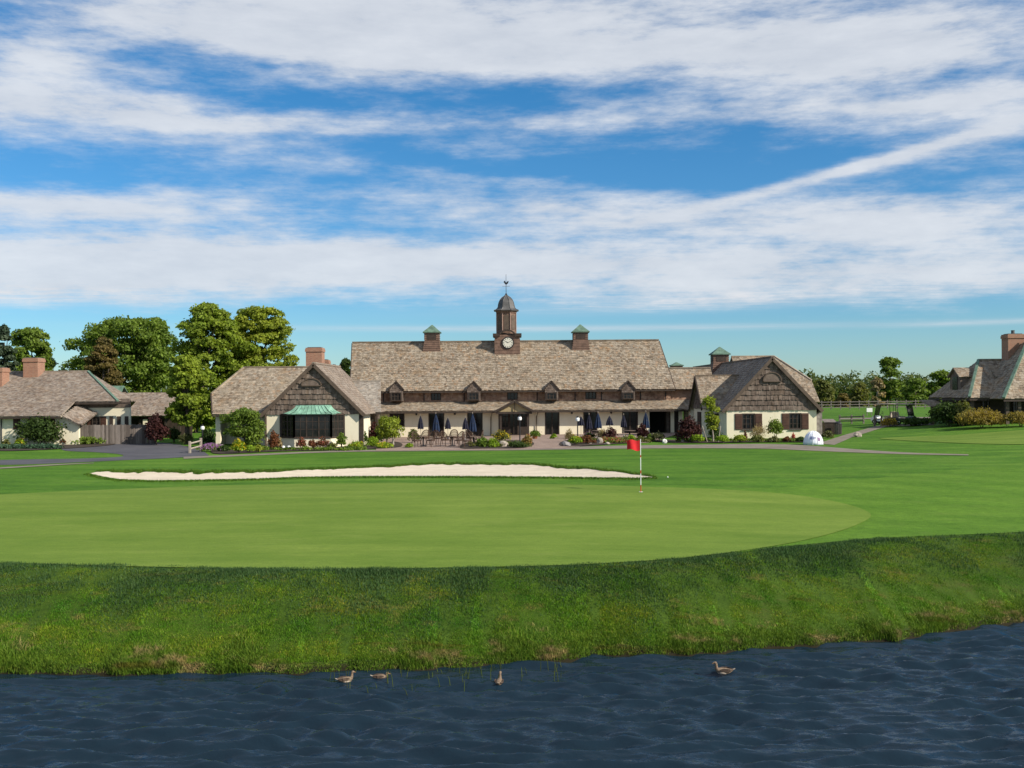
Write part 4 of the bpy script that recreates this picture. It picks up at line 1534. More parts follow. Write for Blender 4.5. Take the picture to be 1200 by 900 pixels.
m.build('copper_roof', M_COPPER, lw)
# chimneys
chimney(lw, wx(360, 90, 420), wx(378.5, 90, 420), 89.4, 90.8, zmr - 1, wz(369, 407.5, 89.5))
chimney(lw, wx(380, 93, 420), wx(386, 93, 420), 92.4, 93.4, zrr - 1, wz(383, 422, 93), name='small_chimney')

# ======================= right wing with shuttered gable
YR = 84.0
rg = h1(21, 84) - .02
rw = T('shuttered_wing', 'right hand gabled wing with two brown shuttered windows in a cream wall', 'clubhouse', (wx(905, YR), YR, rg), 'clubhouse buildings')
ze = wz(905, 479.5, YR)
gxl, gxr, gpx = wx(846.5, YR - .22, 479), wx(964, YR - .22, 479), wx(905, YR - .22, 419)
gpz = wz(905, 418.5, YR - .22)
wl, wr = wx(851.5, YR), wx(956.8, YR)
wins = [(869.5, 884.5), (924.5, 939)]
wo = [(wx(a, YR), wx(b, YR), wz(905, 503, YR), wz(905, 484.2, YR)) for a, b in wins]
m = wall_boxes(MB(), wl, wr, YR, YR + .3, rg - .6, ze - .02, wo)
m.box(wl, wl + .3, YR + .3, 88, rg - .6, ze)
m.box(wr - .3, wr, YR + .3, 98, rg - .6, ze)
m.build('wall', M_STUCCO, rw)
for a, b, za, zb in wo:
    window(rw, a, b, za, zb, YR, .2, 3, 3, fw=.09)
    sw = .58
    shutter(rw, a - sw - .01, a - .01, za - .02, zb - .02, YR)
    shutter(rw, b + .01, b + sw + .01, za - .02, zb - .02, YR)
    MB().box(a - .05, b + .05, YR - .1, YR - .025, za - .1, za - .03).build('sill', M_TIMBER, rw)
MB().box(wr + .002, wr + .55, YR + .3, YR + 3.5, rg - .4, ze - .3).build('stone_pier', M_RUBBLE, rw)
m = MB()
m.prism([(gxl + .25, YR - .02, ze), (gxr - .25, YR - .02, ze), (gpx, YR - .02, gpz - .2)], (0, .25, 0))
m.shingles([(gxl + .22, YR - .021, ze - .06), (gxr - .22, YR - .021, ze - .06), (gpx, YR - .021, gpz - .15)], 0.42, (0.09, 0.19), 0.08, 0, seed=6, rag=.022, gap=.004)
gable = m.build('gable', M_SHAKE, rw)
arch_louver(gable, Vector((wx(904.5, YR, 445), YR - .1, wz(905, 447, YR))), .70, 1.0)
m = MB()
yb = 120.0
xe = gxl
m.shingles([(gxl, YR - .22, ze - .12), (gpx, YR - .22, gpz), (gpx, yb, gpz), (gxl, 108, ze - .12)], .24, seed=81)
m.shingles([(gxr, YR - .22, ze - .12), (gpx, YR - .22, gpz), (gpx, 104, gpz), (gxr, 104, ze - .12)], .24, seed=82)
ridge_cap(m, (gpx, YR - .22, gpz), (gpx, yb, gpz), .22)
m.build('gable_roof', M_ROOF2, rw)
m = MB()
for x in (gxl, gxr):
    m.bar((x, YR - .26, ze - .22), (gpx, YR - .26, gpz - .12), .1, .26)
m.box(gxr - .28, gxr - .05, YR - .2, 96, ze - .3, ze - .14)
m.build('bargeboard', M_TRIM, rw)
# left catslide and porch at the back-left
s47 = (gpz - ze + .12) / (gpx - gxl)
xe2 = wx(803.5, 94.2)
ze2 = wz(803.5, 479.3, 94.2)
xu = gxl + .6
zu = ze - .12 + s47 * .6
m = MB()
m.shingles([(xe2, 94.0, ze2), (xe2, 107.5, ze2), (xu, 107.5, zu + .03), (xu, 94.0, zu + .03)], .24, seed=83)
m.build('catslide_roof', M_ROOF2, rw)
m = MB()
for y in (94.3, 97.3, 100.6, 104):
    m.box(xe2 + .45, xe2 + .8, y, y + .95, rg - .6, ze2 + .1)
m.box(xe2 + 2.6, xe2 + 2.9, 94, 108, rg - .6, zu)
m.build('porch_pier', M_STUCCO, rw)
MB().box(xe2 + .05, xe2 + .15, 94, 107.5, ze2 - .25, ze2 - .08).build('porch_beam', M_TIMBER, rw)
# cross gable facing left
xg = wx(815, 90, 440)
zg = wz(815, 440.5, 90)
y0, y1 = 87.0, 93.2
zge = wz(823, 478.5, y0)
xm = gpx - (gpz - zg) / s47
xme = gpx - (gpz - zge) / s47
m = MB()
m.shingles([(xg, y0, zge), (xme + .6, y0, zge), (xm + .6, 90.1, zg), (xg, 90.1, zg)], .22, seed=84)
m.shingles([(xg, y1, zge), (xme + .6, y1, zge), (xm + .6, 90.1, zg), (xg, 90.1, zg)], .24, seed=85)
ridge_cap(m, (xg, 90.1, zg), (xm + .5, 90.1, zg), .2)
m.build('cross_gable_roof', M_ROOF, rw)
m = MB()
m.prism([(xg + .3, y0 + .3, zge), (xg + .3, y1 - .3, zge), (xg + .3, 90.1, zg - .25)], (.25, 0, 0))
m.shingles([(xg + .297, y0 + .2, zge - .05), (xg + .297, y1 - .2, zge - .05), (xg + .297, 90.1, zg - .2)], .42, (.13, .3), .07, 0, seed=86)
m.build('cross_gable', M_SHAKE, rw)
m = MB()
for y in (y0, y1):
    m.bar((xg - .03, y, zge - .1), (xg - .03, 90.1, zg - .1), .1, .24)
m.build('cross_bargeboard', M_TIMBER, rw)
m = MB()
m.box(xg + .35, xg + .6, y0 + .3, y1 - .3, rg - .6, zge)
m.box(xg + .6, wl + .2, y0 + .3, y0 + .55, rg - .6, zge + .1)
m.build('cross_wall', M_STUCCO, rw)
f = MB().box(xg + .27, xg + .349, 89.2, 90.8, rg + .05, rg + 2.1).build('side_door', M_TIMBER, rw)
window(rw, xg + 1.0, xg + 1.9, rg + .9, rg + 2.0, y0 + .18, .11, 2, 2)
# cupola straddling the ridge
yc = 104.5
cxx = wx(846, yc, 425)
louvered_cupola(rw, gpx - .1, yc, 1.55, wz(845, 436, yc), wz(845, 416, yc), wz(845, 406.5, yc))
# roof of the part behind, with hipped right end
yr2 = 100.0
zr2 = wz(880, 417.8, yr2)
x1, x2 = wx(857, yr2, 418), wx(907, yr2, 418)
y3 = 96.6
zk2 = wz(951, 446, y3)
xk = wx(951, y3, 446)
ye3 = 94.6
ze3 = zr2 - (zr2 - zk2) / (yr2 - y3) * (yr2 - ye3)
ze3 = wz(959, 471, ye3)
m = MB()
m.shingles([(x1, y3, zk2), (xk, y3, zk2), (x2, yr2, zr2), (x1, yr2, zr2)], .24, seed=91)
m.shingles([(x1, ye3, ze3), (wx(961, ye3, 471), ye3, ze3), (xk, y3, zk2), (x1, y3, zk2)], .24, seed=92)
m.shingles([(xk, y3, zk2), (x2, yr2, zr2), (xk, 2 * yr2 - y3, zk2)], .24, seed=93)
m.prism([(x1, 104, zk2), (xk, 104, zk2), (x2, yr2 + .02, zr2), (x1, yr2 + .02, zr2)], (0, 0, -.1))
ridge_cap(m, (x1, yr2, zr2), (x2, yr2, zr2), .25)
ridge_cap(m, (x2, yr2, zr2), (xk, y3, zk2), .2)
m.build('rear_roof', M_ROOF, rw)
MB().box(wr - 2, xk - .2, ye3 + .6, 103, rg - .6, ze3).build('rear_wall', M_RUBBLE, rw)

# ======================= left house
YH = 84.0
hg = h1(-38, 84)
lh = T('stucco_house', 'low cream house with a hipped shingle roof and two brick chimneys behind the board fence', 'house', (wx(40, YH), YH, hg))
zA = wz(40, 487.5, YH - .5)
zR = wz(70, 435.5, 92.5)
yA = YH - .5
k1 = (wz(110, 478.5, 86.4) - zA) / (zR - zA)
yB_ = 86.2
sl = (zR - zA) / (92.5 - yA)
zB = zA + sl * (yB_ - yA)
xl = wx(-130, YH)
xn = wx(71, yA)
xrr = wx(103, 92.5, 435)
xre = wx(153, yB_, 478)
m = MB()
xmid = xrr - 2.5
m.shingles([(xl, yA, zA), (xn, yA, zA), (xn, yB_, zB), (xmid, 92.5, zR), (xl, 92.5, zR)], .24, seed=101)
m.shingles([(xn, yB_, zB), (wx(138, yB_, 478), yB_, zB), (xrr, 92.5, zR), (xmid, 92.5, zR)], .24, seed=102)
c1 = Vector((wx(138, yB_, 478), yB_, zB))
c2 = Vector((c1.x + .05, 89.6, zB))
c2.x = wx(154, 89.6, 478)
c2.x = c1.x + .25
m.shingles([c1, (xrr, 92.5, zR), c2], .24, seed=103)
m.prism([(xl, 99, zA + .3), (wx(150, 99), 99, zA + .3), (xrr, 92.52, zR), (xl, 92.52, zR)], (0, 0, -.12))
m.prism([c2, (wx(150, 99), 99, zA + .3), (xrr, 92.52, zR)], (0, 0, -.12))
ridge_cap(m, (xl, 92.5, zR), (xrr, 92.5, zR), .3)
# curved swoop of roof at the break
sw = [(xn + .1, yA + .1, zA - .02), (xn + .7, yA + .1, zA - .28), (xn + 1.3, yA + .1, zA - .62), (xn + 1.7, yA + .1, zA - .72)]
for p, q in zip(sw[:-1], sw[1:]):
    m.shingles([p, q, (q[0], yB_ + .6, q[2] + sl * 2.2), (p[0], yB_ + .6, p[2] + sl * 2.2)], .24, seed=104, slab=.14)
m.build('roof', M_ROOF2, lh)
m = MB()
ridge_cap(m, (wx(138, yB_, 478), yB_, zB), (xrr, 92.5, zR), .2)
m.build('copper_hip', M_COPPERD, lh)
m = MB()
m.box(xl, xn, yA - .05, yA + .03, zA - .22, zA - .1)
m.box(xn, xre, yB_ - .05, yB_ + .03, zB - .26, zB - .1)
m.build('eaves_board', M_TIMBER, lh)
w1 = (wx(15.5, YH), wx(23.5, YH), wz(20, 503, YH), wz(20, 489.5, YH))
m = MB()
m.box(xl, wx(73, YH), YH, YH + .3, hg - .6, zA - .02)
m.prism([(wx(73, YH), YH, hg - .6), (wx(92, YH), YH, hg - .6), (wx(92, YH), YH, wz(92, 498, YH)), (wx(73, YH), YH, zA - .05)], (0, .3, 0))
yw = 87.0
m.box(wx(70, yw), wx(152, yw), yw, yw + .3, hg - .6, zB - .55)
m.build('wall', M_STUCCO, lh)
MB().box(wx(70, yw), wx(152, yw), yw - .05, yw + .25, zB - .55, zB + .2).build('frieze_board', M_SHAKE, lh)
shutter(lh, w1[0], w1[1], w1[2], w1[3], YH, M_MAROON)
shutter(lh, wx(40, YH), wx(44, YH), w1[2], w1[3], YH, M_MAROON)
shutter(lh, wx(60, YH), wx(64.5, YH), w1[2], w1[3], YH, M_MAROON)
window(lh, wx(44.3, YH), wx(59.7, YH), w1[2], w1[3], YH - .12, .1, 3, 3)
zw0, zw1 = wz(115, 499.5, yw), wz(115, 488, yw)
window(lh, wx(108, yw), wx(118, yw), hg + .9, zw1, yw - .1, .09, 2, 3)
shutter(lh, wx(102, yw), wx(107.8, yw), hg + .9, zw1, yw)
shutter(lh, wx(118.2, yw), wx(124.5, yw), hg + .9, zw1, yw)
for px in (130.5, 139.5, 148.5):
    MB().box(wx(px - 2, yw), wx(px + 2, yw), yw - .1, yw - .01, hg, zw1).build('dark_post', M_TIMBER, lh)
MB().tube([(wx(2, YH), YH - .1, zA - .2), (wx(2, YH), YH - .1, hg)], .05, 6).build('downpipe', M_IRON, lh)
chimney(lh, wx(32, 92, 430), wx(49, 92, 430), 91.2, 92.6, zR - 1.2, wz(40, 419.5, 91.2))
chimney(lh, wx(-12, 90, 430), wx(7, 90, 430), 89.3, 90.6, zR - 2.2, wz(0, 431, 89.3), name='short_chimney')
# ======================= low rear shed left
YS = 96.0
zs0, zs1 = wz(175, 487, YS), wz(175, 460, YS + 3.5)
sg = h1(wx(175, YS), YS)
sh_ = T('shingled_shed', 'low open sided shed with a plain shingle roof behind the board fence', 'shed', (wx(175, YS), YS, sg))
xa, xb = wx(128, YS), wx(212, YS)
m = MB()
m.shingles([(xa, YS, zs0), (xb, YS, zs0), (xb, YS + 3.5, zs1), (xa, YS + 3.5, zs1)], .24, seed=111)
m.prism([(xa, YS + 7, zs0), (xb, YS + 7, zs0), (xb, YS + 3.52, zs1), (xa, YS + 3.52, zs1)], (0, 0, -.1))
m.build('roof', M_ROOF2, sh_)
MB().box(xa, xb, YS + 3.2, YS + 3.4, sg - .5, zs0 + .8).build('back_wall', M_TIMBER, sh_)
m = MB()
for px in (144, 162, 172, 192, 208):
    m.box(wx(px, YS) - .1, wx(px, YS) + .1, YS + .4, YS + .6, sg - .3, zs0 + .2)
m.box(xa, xb, YS + .4, YS + .6, zs0 - .3, zs0 - .1)
m.build('post', M_TIMBER, sh_)
MB().box(wx(166, YS), wx(171, YS), YS + .3, YS + .39, sg + .6, zs0 - .35).build('cream_panel', M_STUCCO, sh_)
# boarded turret beside it
yt_ = 92.5
x0, x1 = wx(127, yt_), wx(142, yt_)
tz = [wz(135, 473, yt_), wz(135, 459.5, yt_), wz(135, 452, yt_)]
m = MB()
m.box(x0, x1, yt_, yt_ + 1.2, tz[0] - 2.5, tz[1])
for i in range(6):
    z = lerp(tz[0] - .6, tz[1], (i + .5) / 6)
    m.box(x0 - .03, x1 + .03, yt_ - .03, yt_ + 1.23, z - .03, z + .03)
tur = m.build('turret', M_SHAKE, sh_)
m = MB()
m.prism([(x0 - .1, yt_ - .15, tz[1]), (x1 + .1, yt_ - .15, tz[1]), (x1 + .05, yt_ + .6, tz[2]), (x0 - .05, yt_ + .6, tz[2])], (0, 0, -.1))
m.prism([(x0 - .1, yt_ + 1.4, tz[1]), (x1 + .1, yt_ + 1.4, tz[1]), (x1 + .05, yt_ + .62, tz[2]), (x0 - .05, yt_ + .62, tz[2])], (0, 0, -.1))
m.build('turret_roof', M_COPPERD, tur)

# ======================= right house with steep hipped roofs
YQ = 86.0
qg = h1(wx(1150, YQ), YQ)
rh = T('hipped_house', 'dark timber house with steep hipped roofs and a tall brick chimney at the right edge', 'house', (wx(1150, YQ), YQ, qg))
zq = wz(1137, 466, YQ)
xq = wx(1136, YQ, 466)
yqr = 90.2
xqr = wx(1146.5, yqr, 422)
zqr = wz(1160, 422.3, yqr)
xend = wx(1245, YQ)
m = MB()
m.shingles([(xq, YQ, zq), (xend, YQ, zq), (xend, yqr, zqr), (xqr, yqr, zqr)], .24, seed=121)
ybk = 2 * yqr - YQ
xbk = xq + 0.05
m.shingles([(xq, YQ, zq), (xqr, yqr, zqr), (xq, ybk, zq)], .24, seed=122)
m.prism([(xq, ybk, zq), (xend, ybk, zq), (xend, yqr + .02, zqr), (xqr, yqr + .02, zqr)], (0, 0, -.1))
ridge_cap(m, (xqr, yqr, zqr), (xend, yqr, zqr), .2)
m.build('roof', M_ROOF, rh)
# the taller hip in front
yP = 83.6
zP = wz(1176, 467, yP)
xP = wx(1176, yP, 467)
xT, yT, zT = wx(1206, 88.0, 396), 88.0, wz(1206, 396, 88.0)
xP2 = 2 * (xT + 2.2) - xP
m = MB()
m.shingles([(xP, yP, zP), (xP2, yP, zP), (xT + 4.4, yT, zT), (xT, yT, zT)], .24, seed=123)
m.shingles([(xP, yP, zP), (xT, yT, zT), (xP, 2 * yT - yP, zP)], .24, seed=124)
m.prism([(xP, 2 * yT - yP, zP), (xP2, 2 * yT - yP, zP), (xT + 4.4, yT + .02, zT), (xT, yT + .02, zT)], (0, 0, -.1))
m.build('tall_roof', M_ROOF, rh)
m = MB()
m.bar((xq, YQ, zq + .06), (xqr, yqr, zqr + .06), .22, .12)
m.bar((xP, yP, zP + .06), (xT, yT, zT + .06), .25, .12)
m.bar((xqr, yqr, zqr + .1), (xend, yqr, zqr + .1), .16, .08)
m.build('copper_hip', M_COPPERD, rh)
m = MB()
m.box(xq, xend, YQ - .05, YQ + .02, zq - .25, zq - .1)
m.box(xP, xP2, yP - .05, yP + .02, zP - .25, zP - .1)
m.box(xq - .05, xq + .02, YQ, ybk, zq - .25, zq - .1)
m.build('eaves_board', M_TIMBER, rh)
m = MB()
m.box(xq + .9, xend, YQ + 1.2, YQ + 1.5, qg - .6, zq + .5)
m.box(xq + .9, xq + 1.2, YQ + 1.5, ybk - .8, qg - .6, zq)
m.build('wall', M_TIMBER, rh)
for px in (1140, 1181, 1195):
    yv = YQ + .3 if px < 1176 else yP + .5
    x = wx(px, yv)
    MB().box(x - .13, x + .13, yv, yv + .26, qg - .4, zq).build('post', M_TRIM, rh)
window(rh, wx(1186, YQ + 1.2), wx(1193, YQ + 1.2), qg + .5, qg + 2.1, YQ + 1.08, .11, 2, 3)
window(rh, wx(1150, YQ + 1.2), wx(1160, YQ + 1.2), qg + .7, qg + 2.0, YQ + 1.08, .11, 3, 2)
# gabled dormer on the left slope: its gable looks left
yd = 90.0
xd0 = wx(1108, yd, 440)
zd, zde, zdb = wz(1114, 430.8, yd), wz(1119, 441.5, yd - 1.1), wz(1110, 456, yd)
slq = (zqr - zq) / (xqr - xq)
xd1 = xq + (zd - zq) / slq + .2
xd0 = max(xd0, xq + .35)
m = MB()
for s in (-1, 1):
    m.shingles([(xd0, yd + s * 1.25, zde), (xd1, yd + s * 1.25, zde), (xd1 + .4, yd, zd), (xd0, yd, zd)], .2, (.15, .3), .03, .08, seed=126)
dr = MB()
dr.box(xd0 + .2, xd1, yd - 1.05, yd + 1.05, zq - .1, zde)
dr.prism([(xd0 + .2, yd - 1.05, zde), (xd0 + .2, yd + 1.05, zde), (xd0 + .2, yd, zd - .15)], (1.0, 0, 0))
dd = dr.build('dormer', M_SHAKE, rh)
m.build('dormer_roof', M_ROOF, dd)
MB().box(xd0 + .16, xd0 + .198, yd - .5, yd + .5, zq + .4, zde).build('pane', M_GLASS, dd)
# small dormer on the front slope near the chimney
yd2 = YQ + 2.0
xa, xb = wx(1166, yd2), wx(1181, yd2)
m = MB()
zt1, zt0 = wz(1175, 432.5, yd2 + 1), wz(1175, 441, yd2)
m.box(xa + .1, xb - .1, yd2, yd2 + 2, zq + .8, zt0)
d2 = m.build('dormer', M_SHAKE, rh)
MB().shingles([(xa, yd2 - .2, zt0), (xb + .3, yd2 - .2, zt0), (xb + .3, yd2 + 1.4, zt1 + .1), (xa + .2, yd2 + 1.4, zt1 + .1)], .2, (.15, .3), .03, .1, seed=127).build('dormer_roof', M_ROOF, d2)
MB().box(xa + .25, xb - .25, yd2 - .03, yd2 - .002, zq + 1.3, zt0 - .15).build('pane', M_GLASS, d2)
chimney(rh, wx(1177.5, 89, 400), wx(1196.5, 89, 400), 88.4, 89.6, zqr - 2.5, wz(1187, 391.5, 88.4), True)
# small lean-to at the far left corner
m = MB()
xo = xq - 1.4
m.shingles([(xo, 90.5, zq - .75), (xq + .3, 90.5, zq - .75), (xq + .3, 93, zq - .25), (xo, 93, zq - .25)], .22, seed=128)
m.build('lean_to_roof', M_ROOF, rh)
MB().box(xo + .15, xo + .4, 90.7, 90.95, qg - .5, zq - .8).build('lean_to_post', M_TRIM, rh)

# ======================= far house behind the left wing
YF = 118.0
fg = h1(wx(396, YF), YF)
fh = T('distant_house', 'small grey roofed house showing between the brick chimney and the long hall', 'house', (wx(395, YF), YF, fg))
xa, xb = wx(383, YF), wx(404, YF)
za, zb = wz(395, 446, YF), wz(395, 434.5, YF + 3)
MB().box(xa + .3, xb - .3, YF + .5, YF + 5.5, fg - .5, za).build('wall', M_STUCCO, fh)
m = MB()
m.shingles([(xa, YF, za), (xb, YF, za), (xb, YF + 3, zb), (xa, YF + 3, zb)], .25, seed=131)
m.prism([(xa, YF + 6, za), (xb, YF + 6, za), (xb, YF + 3.02, zb), (xa, YF + 3.02, zb)], (0, 0, -.1))
m.build('roof', simple('blue_grey_slate', (0.13, 0.15, 0.18), .6, .3, 3), fh)
m = MB()
for px in (389, 397):
    x = wx(px, YF)
    m.box(x - .35, x + .35, YF + 1.2, YF + 2.6, zb - .6, zb + .2)
    m.prism([(x - .45, YF + 1.1, zb + .2), (x + .45, YF + 1.1, zb + .2), (x, YF + 1.1, zb + .75)], (0, 1.6, 0))
m.build('dormer', M_LEAD, fh)
# ------------------------------------------------------------------ vegetation
def leaf_mesh(name, clumps, n, size, seed, asp=0.6, inner=0.55, droop=0.0, upright=0.0):
    """n leaf quads scattered through the clumps (rows: cx, cy, cz, rx, ry, rz)"""
    R = np.random.default_rng(seed)
    C = np.asarray(clumps, float)
    wgt = (C[:, 3] * C[:, 5]) ** 1.0
    k = R.choice(len(C), n, p=wgt / wgt.sum())
    d = R.normal(size=(n, 3))
    d /= np.linalg.norm(d, axis=1)[:, None]
    d[:, 2] = np.where(d[:, 2] < -0.35, -d[:, 2] * 0.6, d[:, 2])
    d /= np.linalg.norm(d, axis=1)[:, None]
    r = inner + (1.08 - inner) * R.random(n) ** 0.6
    r = r * np.where(R.random(n) < .16, R.uniform(1.0, 1.38, n), 1.0)
    P = C[k, :3] + d * C[k, 3:6] * r[:, None]
    N = d * 0.75 + R.normal(size=(n, 3)) * 0.55
    N[:, 2] += 0.15
    N /= np.linalg.norm(N, axis=1)[:, None]
    A = np.cross(N, R.normal(size=(n, 3)))
    A[:, 2] -= droop
    if upright:
        A = A * (1 - upright) + np.stack([d[:, 0] * 0.5, d[:, 1] * 0.5, np.ones(n)], -1) * upright
    A /= np.linalg.norm(A, axis=1)[:, None]
    B = np.cross(N, A)
    B /= (np.linalg.norm(B, axis=1)[:, None] + 1e-9)
    s = size * R.uniform(0.6, 1.35, n)[:, None]
    v = np.stack([P - A * s, P + B * s * asp, P + A * s, P - B * s * asp], 1).reshape(-1, 3)
    f = np.arange(n * 4).reshape(n, 4)
    return v, f


def foliage(name, material, parent, clumps, n, size, seed, **kw):
    v, f = leaf_mesh(name, clumps, n, size, seed, **kw)
    off = origin_of(parent)
    v = v - np.array(off)
    return link(name, mesh_arrays(name, v, f), material, parent)


SEED = [100]


def nseed():
    SEED[0] += 1
    return SEED[0]


def tree(name, label, Y, prof, base_px, leafm, n=9000, size=0.26, nclump=70, barkm=M_BARK, trunk_r=0.3, cr=(0.13, 0.22), group=None, depth=0.9, limbs=7, crown_base=None, dens=1.0, inner=0.45):
    """prof: (py, px_left, px_right) rows of the crown's outline, turned into metres at distance Y"""
    sd = nseed()
    R = np.random.default_rng(sd)
    bx_ = wx(base_px, Y)
    bz = h1(bx_, Y)
    t = T(name, label, 'tree', (bx_, Y, bz), group)
    rows = []
    for py, l, r in prof:
        a, b = W(l, py, Y), W(r, py, Y)
        rows.append(((a.z + b.z) / 2, a.x, b.x))
    rows.sort()
    zs = np.array([q[0] for q in rows])
    ls = np.array([q[1] for q in rows])
    rs = np.array([q[2] for q in rows])
    wmax = (rs - ls).max()
    C = []
    tries = 0
    while len(C) < nclump and tries < nclump * 20:
        tries += 1
        z = R.uniform(zs[0], zs[-1])
        l, r = np.interp(z, zs, ls), np.interp(z, zs, rs)
        hw = (r - l) / 2
        if R.random() > (hw * 2 / wmax) ** 0.8 + 0.06:
            continue
        q = wmax * R.uniform(*cr)
        q = min(q, hw * 0.75 + 0.15)
        a = R.uniform(0, 2 * PI)
        rad = math.sqrt(R.uniform(0.12, 1.0))
        cx_ = (l + r) / 2 + math.cos(a) * rad * max(hw - q * 0.75, 0)
        cy_ = Y + math.sin(a) * rad * max(hw - q * 0.75, 0) * depth
        zz_ = min(z, zs[-1] - q * 0.55)
        C.append((cx_, cy_, zz_, q, q * 0.95, q * R.uniform(0.6, 0.85)))
    C.append(((np.interp(zs[-1], zs, ls) + np.interp(zs[-1], zs, rs)) / 2, Y, zs[-1] - 0.5, 0.5, 0.5, 0.6))
    foliage('crown', leafm, t, C, n, size, sd, inner=inner)
    m = MB()
    top = lerp(zs[0], zs[-1], 0.78)
    xm = (np.interp(top, zs, ls) + np.interp(top, zs, rs)) / 2
    m.tube([(bx_, Y, bz - 0.3), (bx_, Y, bz + 0.5), (lerp(bx_, xm, .4), Y, lerp(bz, top, .4)), (xm, Y, top)], [trunk_r * 1.3, trunk_r, trunk_r * .7, trunk_r * .15], 9)
    for i in range(limbs):
        c = C[R.integers(0, len(C) - 1)]
        s = R.uniform(.2, .6)
        a = Vector((lerp(bx_, xm, s), Y, lerp(bz, top, s)))
        b = Vector(c[:3])
        m.tube([a, lerp(a, b, .5) + Vector((0, 0, .3)), b], [trunk_r * .45, trunk_r * .28, trunk_r * .08], 6)
    m.build('trunk', barkm, t)
    return t


# trees on the left
tree('broadleaf_tree', 'tall bright green tree with a pointed top rising left of the gabled wing', 108,
     [(356, 236, 247), (364, 226, 260), (376, 216, 278), (392, 206, 292), (410, 202, 300), (432, 199, 298), (455, 197, 284), (478, 194, 264), (496, 196, 257), (506, 206, 247)], 228, L_BRIGHT, 56000, 0.16, 380, cr=(.05, .105))
tree('broadleaf_tree', 'wide yellow green tree with thin upper branches directly behind the gabled wing roof', 112,
     [(362, 288, 328), (369, 272, 335), (379, 258, 340), (396, 258, 344), (414, 255, 346), (432, 252, 352), (460, 252, 340), (480, 255, 325)], 296, L_YELLOW, 46000, 0.155, 300, cr=(.045, .10))
tree('broadleaf_tree', 'drooping yellow green tree leaning over the car park in front of the taller one', 85,
     [(418, 208, 226), (432, 200, 238), (448, 197, 246), (465, 195, 246), (485, 195, 244), (498, 200, 232)], 219, L_BRIGHT, 28000, 0.14, 170, cr=(.07, .14), trunk_r=.22)
tree('broadleaf_tree', 'broad dark green tree with a rounded crown behind the open sided shed', 128,
     [(374, 140, 170), (380, 118, 195), (392, 88, 202), (408, 78, 205), (428, 72, 206), (450, 70, 206), (475, 72, 205), (495, 80, 200)], 142, L_MID, 52000, 0.19, 330, cr=(.05, .10))
tree('broadleaf_tree', 'second dark tree whose crown shows behind the broad one, right of its top', 136,
     [(373, 178, 190), (382, 170, 200), (400, 165, 203), (430, 165, 206), (470, 168, 205)], 186, L_MID, 12000, 0.22, 60)
tree('conifer_tree', 'brownish conifer with a pointed crown in front of the broad dark tree', 118,
     [(396, 119, 121), (402, 112, 130), (415, 104, 138), (430, 99, 143), (450, 95, 147), (470, 95, 147)], 121, L_BROWN, 12000, 0.16, 90, cr=(.08, .14))
tree('broadleaf_tree', 'dark green round tree behind the left house, right of the blue green spruce', 125,
     [(386, 22, 40), (392, 14, 56), (402, 10, 64), (416, 8, 67), (432, 8, 66), (455, 10, 64), (480, 12, 60)], 38, L_MID, 16000, 0.2, 90, cr=(.09,.16))
tree('spruce_tree', 'blue green spruce with a thin spiky tip above the left house roof', 116,
     [(382, 4.5, 5.5), (388, 1, 9), (398, -4, 14), (410, -8, 19), (425, -12, 23), (445, -15, 27), (470, -18, 30)], 5, L_SPRUCE, 14000, 0.16, 100, cr=(.07, .12))
tree('conifer_tree', 'small dark tree between the distant house and the long hall', 116,
     [(422, 404, 406), (428, 400, 410), (436, 398, 413), (446, 397, 414)], 405.5, L_DARK, 1800, 0.2, 20, limbs=3, trunk_r=.12)

# far wood on the right and along the back
C = []
R = np.random.default_rng(5)
for px in np.arange(-480, 1700, 5.5):
    Y = R.uniform(200, 245)
    x = wx(px, Y)
    z0 = h1(x, Y)
    top = wz(px, 446 + 4 * math.sin(px * .11) + 3 * math.sin(px * .37 + 1) - R.uniform(0, 7), Y)
    for j in range(5):
        q = R.uniform(1.3, 2.4)
        C.append((x + R.normal(0, 1.2), Y + R.normal(0, 1.5), lerp(z0 + .8, top - q * .7, j / 4), q, q, q * .85))
L_WOOD = leaf_mat('far_wood_leaves', [(0, (0.055, 0.085, 0.026)), (.6, (0.09, 0.125, 0.038)), (1, (0.15, 0.16, 0.055))])
v, f = leaf_mesh('x', C, 115000, .34, 6)
tag(link('treeline', mesh_arrays('treeline', v, f), L_WOOD), 'dense dark wood closing the far side of the field', 'wood', kind='stuff')
ft = [
    ('tall loose tree with two raised crowns above the far wood', 196, [(421, 1037, 1044), (424, 1033, 1056), (432, 1030, 1058), (440, 1022, 1057), (452, 1020, 1060), (470, 1022, 1058), (482, 1026, 1052)], 1040, L_MID, 3600),
    ('pale thin tree with a light trunk in front of the far wood', 182, [(443, 1024, 1032), (450, 1021, 1036), (462, 1019, 1038), (474, 1021, 1036), (482, 1024, 1033)], 1027, L_TAN, 1100),
    ('olive tree at the left end of the far wood beside the shuttered wing', 186, [(446, 954, 968), (452, 950, 978), (464, 950, 982), (478, 952, 980)], 965, L_OLIVE, 2200),
    ('pale green tree in the far wood between the olive tree and the tall loose one', 188, [(450, 1000, 1014), (458, 995, 1020), (470, 994, 1021), (480, 998, 1018)], 1008, L_OLIVE, 2000),
    ('rounded mid green tree in the far wood right of the tall loose one', 190, [(444, 1064, 1080), (452, 1058, 1088), (466, 1056, 1090), (480, 1060, 1086)], 1073, L_MID, 2400),
    ('dark tree at the right end of the far wood beside the hipped house', 194, [(436, 1094, 1108), (444, 1086, 1118), (460, 1084, 1122), (478, 1086, 1118)], 1101, L_MID, 2600),
    ('brownish green bush-like tree low before the far wood beside the shuttered wing', 178, [(462, 980, 992), (468, 976, 996), (480, 978, 996)], 986, L_BROWN, 1200),
]
